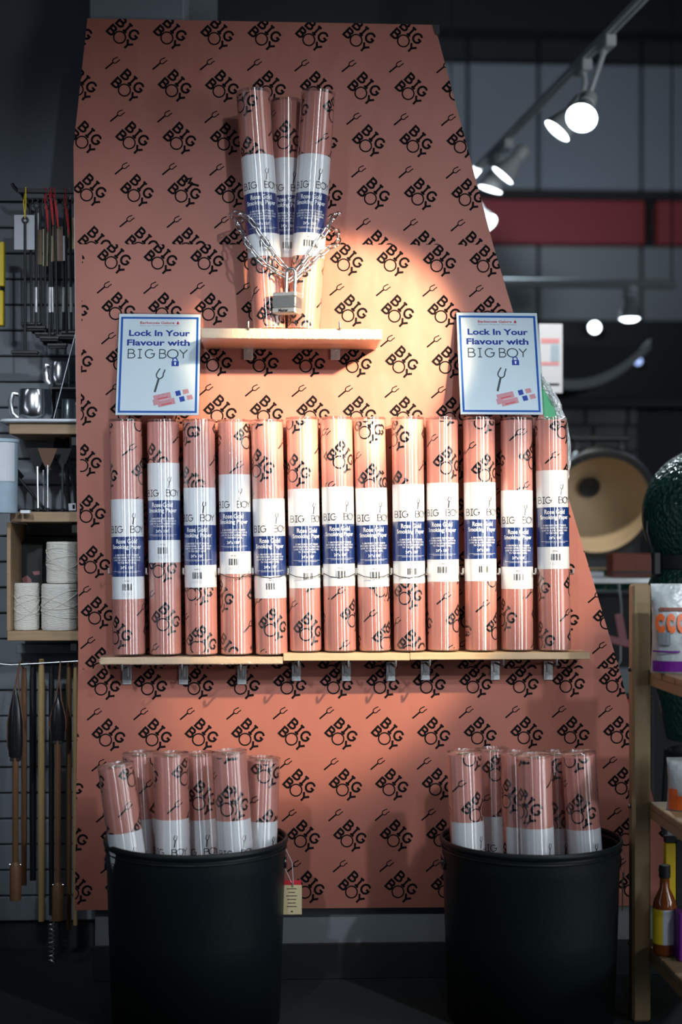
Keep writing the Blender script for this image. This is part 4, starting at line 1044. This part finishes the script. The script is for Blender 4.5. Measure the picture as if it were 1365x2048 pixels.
MB().bbox(-r*.55, r*.55, -.02, .03, hz_, hz_+.025, .008).build('handle', 'black', t)
for s in (-1, 1): MB().box(s*r*.4-.01, s*r*.4+.01, 0, .02, c.z+r*.9, hz_+.004).build('handle_bracket', 'black', t)
bz0 = c.z-r*1.12
MB().lathe([(r*.55, bz0-.36), (r*.8, bz0-.30), (r*.98, bz0-.15), (r, bz0-.01), (r*.9, bz0)], 48, c=(0, -.02, 0)).build('base_bowl', 'egg', t)
MB().lathe([(r*.9, bz0), (r*.86, bz0-.1), (0, bz0-.2)], 40, c=(0, -.02, 0)).build('base_inner', 'ceramic', t)
for k in range(4):
    a2 = PI/4+k*PI/2; MB().box(.2*math.cos(a2)-.02, .2*math.cos(a2)+.02, .2*math.sin(a2)-.04, .2*math.sin(a2), 0, bz0-.30).build('stand_leg', 'black', t)
MB().box(-.22, .22, -.24, .2, bz0-.36, bz0-.33).build('stand_ring', 'black', t)
# stainless cart in front of it
a = P(1150, 1168, 1.15); b = P(1420, 1155, 1.15)
t = thing('steel_cart', 'stainless side table and cart in front of the open grill', 'cart', (a.x, 1.15, 0)); W = b.x-a.x
MB().bbox(0, W, 0, .30, a.z, b.z, .003).build('table_top', 'zinc', t)
MB().box(.01, W, .02, .29, .25, a.z-.03).build('cabinet', 'farblack', t)
MB().tube([(.06, -.03, a.z-.028), (W*.6, -.03, a.z-.028)], .009, 10).build('towel_bar', 'chrome', t)
MB().box(.02, W-.02, -.002, .02, .0, .25).build('kick_panel', 'fargrey', t)
for xx in (.10, .16): MB().tube([(xx, -.02, a.z-.20), (xx, -.02, a.z-.27), (xx-.012, -.02, a.z-.29)], .0022, 6).build('hook', 'zinc', t)
p = P(1180, 1155, 1.25); tt = thing('paper_stack', 'white folded paper on the steel cart', 'paper', (p.x, 1.24, b.z+.0005)); MB().bbox(-.02, .05, 0, .1, 0, .018, .002).build('sheets', 'tagwhite', tt)
p = P(1226, 1155, 1.3); q = P(1306, 1106, 1.3)
tt = thing('brick_box', 'brown-red box on the steel cart below the raised lid', 'box', (p.x, 1.30, b.z+.0005)); MB().bbox(0, q.x-p.x, 0, .1, 0, q.z-b.z-.002, .003).build('carton', 'brownred', tt)
MB().bbox(.0, q.x-p.x, -.002, .0, .01, .02, .0005).build('stripe', 'black', tt)
t = thing('pink_tongs', 'dull pink gripped tongs hanging off the steel cart', 'tongs', P(1245, 1285, 1.05))
MB().bbox(-.09, .06, 0, .012, -.012, .014, .003, Matrix.Rotation(R(13), 4, 'Y')).build('grip', 'pinkgrip', t); MB().bbox(-.01, .02, .001, .011, 0, .10, .003, Matrix.Rotation(R(-10), 4, 'Y')).build('arm', 'pinkgrip', t)
MB().tube([(0, .006, .09), (.004, .03, .13), (.004, .06, P(1245, 1170, 1.12).z-P(1245, 1285, 1.05).z), (.004, .075, P(1245, 1172, 1.12).z-P(1245, 1285, 1.05).z)], .004, 8).build('hook', 'zinc', t)
a = P(1195, 1452, .9); b = P(1310, 1388, .9)
t = thing('stock_shelf', 'black low stock shelf behind the wooden rack post', 'shelf', (a.x, .9, 0)); W = b.x-a.x
for z_ in (a.z, b.z): MB().bbox(0, W, 0, .18, z_-.014, z_, .002).build('shelf_board', 'black', t)
for xx in (0, W-.012):
    for yy in (0.001, .165): MB().box(xx, xx+.012, yy, yy+.012, 0, b.z-.014).build('post', 'black', t)
def carton(name, label, px0, px1, py0, zb, y, m):
    q0 = P(px0, py0, y); q1 = P(px1, py0, y); t = thing(name, label, 'box', (q0.x, y, zb+.0005)); W = q1.x-q0.x; H = q0.z-zb-.0005
    MB().bbox(0, W, 0, .13, 0, H, .003).build('carton', m, t); return t, W, H
carton('grey_carton', 'grey carton on the low stock shelf beyond the board edge', 1212, 1300, 1340, b.z, .92, 'fargrey')
tt, W, H = carton('red_carton', 'red and white carton behind the wooden rack post', 1232, 1300, 1397, a.z, .92, 'sred')
MB().polys(rect(0, W, H*.45, H*.75), lambda u, v: (u, -.001, v)).build('white_band', 'tagwhite', tt, smooth=0, recalc=False)
# near kamado at the right edge
YE = .42
c = P(1415, 1030, YE); r = c.x-P(1288, 1030, YE).x
t = thing('green_kamado', 'dark green dimpled kamado grill cut off by the right edge', 'grill', (c.x, YE, 0))
MB().lathe([(r*math.cos(a2), c.z+r*1.05*math.sin(a2)) for a2 in [R(-40+130*k/24) for k in range(25)]], 56).build('lid', 'egg', t)
zl = c.z+r*1.05*math.sin(R(-40))
MB().lathe([(r*.80, zl-.035), (r*.83, zl-.03), (r*.83, zl+.01), (r*.80, zl+.012)], 56).build('band', 'black', t)
MB().lathe([(r*.80, zl-.03), (r*.95, zl-.10), (r*.98, zl-.20), (r*.86, zl-.32), (r*.62, P(1340, 1478, YE).z), (0, P(1340, 1480, YE).z)], 56).build('base', 'egg', t)
zb_ = P(1340, 1500, YE).z
MB().lathe([(r*.60, zb_), (r*.66, zb_), (r*.66, zb_-.02), (r*.60, zb_-.02)], 40).build('stand_ring', 'black', t)
for k in range(3): a2 = 2*PI*k/3+.6; MB().tube([(r*.6*math.cos(a2), r*.6*math.sin(a2), zb_), (r*.75*math.cos(a2), r*.75*math.sin(a2), .0)], .012, 8).build('stand_leg', 'black', t)
MB().tube([(-r*.98, -.03, c.z-.02), (-r*1.0, -.04, c.z-.05), (-r*.93, -.04, zl+.03), (-r*.86, -.03, zl-.03)], .0055, 8).build('spring_hinge', 'black', t)
MB().bbox(-r*.92, -r*.80, -.06, -.03, zl-.05, zl+.02, .004).build('hinge_block', 'black', t)
# wooden rack
YP = -.36
a = P(1266, 2046, YP); b = P(1303, 1168, YP)
t = thing('wooden_rack', 'rough pine rack with post and shelves at the right edge', 'rack', (a.x, YP, 0))
PW_ = b.x-a.x
MB().bbox(0, PW_, 0, PW_*.9, 0, b.z, .006).build('post', 'rackwood', t)
MB().bbox(0.52, 0.52+PW_, 0, PW_*.9, 0, b.z, .006).build('post', 'rackwood', t)
zs = [P(1304, 1338, YP).z, P(1304, 1603, YP).z, P(1310, 1892, YP).z]
for z_ in zs:
    for k in range(3): MB().bbox(PW_*.9, .56, -.115*(k+1)+.003, -.115*k-.003, z_-.018, z_, .002).build('shelf_slat', 'rackwood', t)
    MB().box(PW_*.9, PW_*.9+.02, -.345, 0, z_-.04, z_-.018).build('bearer', 'rackwood', t)
for zn in (P(0, 1345, YP).z, P(0, 1625, YP).z, P(0, 1905, YP).z): MB().tube([(-.001, .018, zn), (-.006, .018, zn)], .005, 8).build('screw', 'black', t)
# goods on the rack
def pouch(name, label, px0, px1, py0, zb, y, m, dep, band=None):
    a = P(px0, 1300, y); b = P(px1, py0, y); W = (b.x-a.x)/2; H = b.z-zb
    t = thing(name, label, 'bag', ((a.x+b.x)/2, y, zb+.001))
    vs = []; fs = []; nx, nz = 14, 14; rn = random.Random(px0)
    for s in (-1, 1):
        for j in range(nz+1):
            for i in range(nx+1):
                u = i/nx*2-1; v = j/nz
                th = dep*(1-u**4)*math.sin(PI*min(1, .16+.84*v))**.7*(1-.6*v)+.002
                vs.append((u*W*(1-.05*math.sin(PI*v)), s*max(th, .0015)+rn.uniform(-.002, .002), v*H))
    k = (nx+1)*(nz+1)
    for s in (0, 1):
        for j in range(nz):
            for i in range(nx): q0 = s*k+j*(nx+1)+i; fs.append((q0, q0+1, q0+nx+2, q0+nx+1))
    for j in range(nz):
        for i in (0, nx): q0 = j*(nx+1)+i; fs.append((q0, q0+nx+1, k+q0+nx+1, k+q0))
    for i in range(nx):
        for j in (0, nz): q0 = j*(nx+1)+i; fs.append((q0, q0+1, k+q0+1, k+q0))
    o = MB().add(vs, fs).build('pouch', m, t, smooth=60)
    fr = lambda u, v: (u*W, -(dep*(1-u**4)*math.sin(PI*min(1, .16+.84*v))**.7*(1-.6*v)+.006), v*H)
    return t, fr, W, H
t, fr, W, H = pouch('charcoal_bag', 'silver-white charcoal bag with orange lettering and purple foot on the rack', 1302, 1440, 1168, zs[0], -.47, 'bag', .05)
def on(ps, nmx=12):
    out = []
    for q in ps: out.append(q)
    return out
MB().polys(rect(-.97, .97, .02, .14, 14), fr).build('purple_foot', 'purple', t, smooth=0, recalc=False)
MB().polys(rect(-.97, -.3, .235, .255, 6), fr).build('purple_line', 'purple', t, smooth=0, recalc=False)
bl_l = []
for k, x in enumerate((-.78, -.50, -.22, .06, .34)): bl_l += ribbon(arc(x, .56, .10, .075, 30, 330, 8), .07)
MB().polys(bl_l, fr).build('orange_lettering', 'orange', t, smooth=0, recalc=False)
MB().polys(rect(-.8, .5, .70, .735, 10), fr).build('brown_band', 'brownred', t, smooth=0, recalc=False)
MB().polys(rect(-.85, -.55, .32, .46, 3)+rect(-.2, .1, .30, .44, 3), fr).build('grey_picture', 'fargrey', t, smooth=0, recalc=False)
t, fr, W, H = pouch('snack_pouch', 'orange and white pouch lying on the second rack shelf', 1334, 1450, 1515, zs[1], -.47, 'bag', .05)
MB().polys(rect(-.97, -.5, .02, .30, 4)+rect(-.97, -.75, .30, .42, 3), fr).build('orange_panel', 'orange', t, smooth=0, recalc=False)
p = P(1328, 1880, -.42)
t = thing('sauce_bottle', 'amber sauce bottle with yellow and white label on the lowest rack shelf', 'bottle', (p.x, -.43, zs[2]+.001))
rB = .029
MB().lathe([(0, 0), (rB*.9, 0), (rB, .004), (rB, .115), (rB*.9, .130), (rB*.42, .160), (rB*.38, .20), (0, .20)], 32).build('glass', 'amber', t)
MB().lathe([(rB*.45, .185), (rB*.48, .186), (rB*.48, .215), (0, .216)], 24).build('cap', 'black', t)
cy = lambda u, v: ((rB+.0006)*math.sin(u/rB), -(rB+.0006)*math.cos(u/rB), v)
lo = MB().polys(rect(-.045, .05, .028, .112, 16), cy).build('label', 'tagwhite', t, recalc=False)
cy2 = lambda u, v: ((rB+.001)*math.sin(u/rB), -(rB+.001)*math.cos(u/rB), v)
MB().polys(rect(-.045, -.012, .028, .112, 6), cy2).build('yellow_stripe', 'yellow', lo, recalc=False)
MB().polys(rect(.022, .04, .05, .10, 4), cy2).build('red_patch', 'sred', lo, recalc=False)
p = P(1336, 1880, -.36)
t = thing('spice_pack', 'tall yellow and black pack behind the sauce bottle', 'package', (p.x-.002, -.405+.03, zs[2]+.001)) if False else thing('spice_pack', 'tall yellow and black pack behind the sauce bottle', 'package', (P(1331, 1800, -.385).x, -.39, zs[2]+.001))
MB().bbox(0, .026, 0, .02, .0, P(0, 1700, -.39).z-zs[2], .002).build('yellow_side', 'yellow', t); MB().bbox(.026, .08, -.001, .021, 0, P(0, 1692, -.39).z-zs[2], .002).build('black_front', 'black', t); MB().bbox(.0, .03, .001, .019, P(0, 1700, -.39).z-zs[2], P(0, 1685, -.39).z-zs[2], .002).build('cap', 'black', t)
p = P(1352, 1900, -.47)
t = thing('purple_box', 'dark purple box at the front of the lowest rack shelf', 'box', (p.x, -.50, zs[2]+.001))
MB().bbox(0, .07, 0, .05, 0, .115, .003).build('carton', 'purple', t); MB().polys(rect(.012, .03, .085, .105), lambda u, v: (u, -.0008, v)).build('white_mark', 'tagwhite', t, smooth=0, recalc=False)
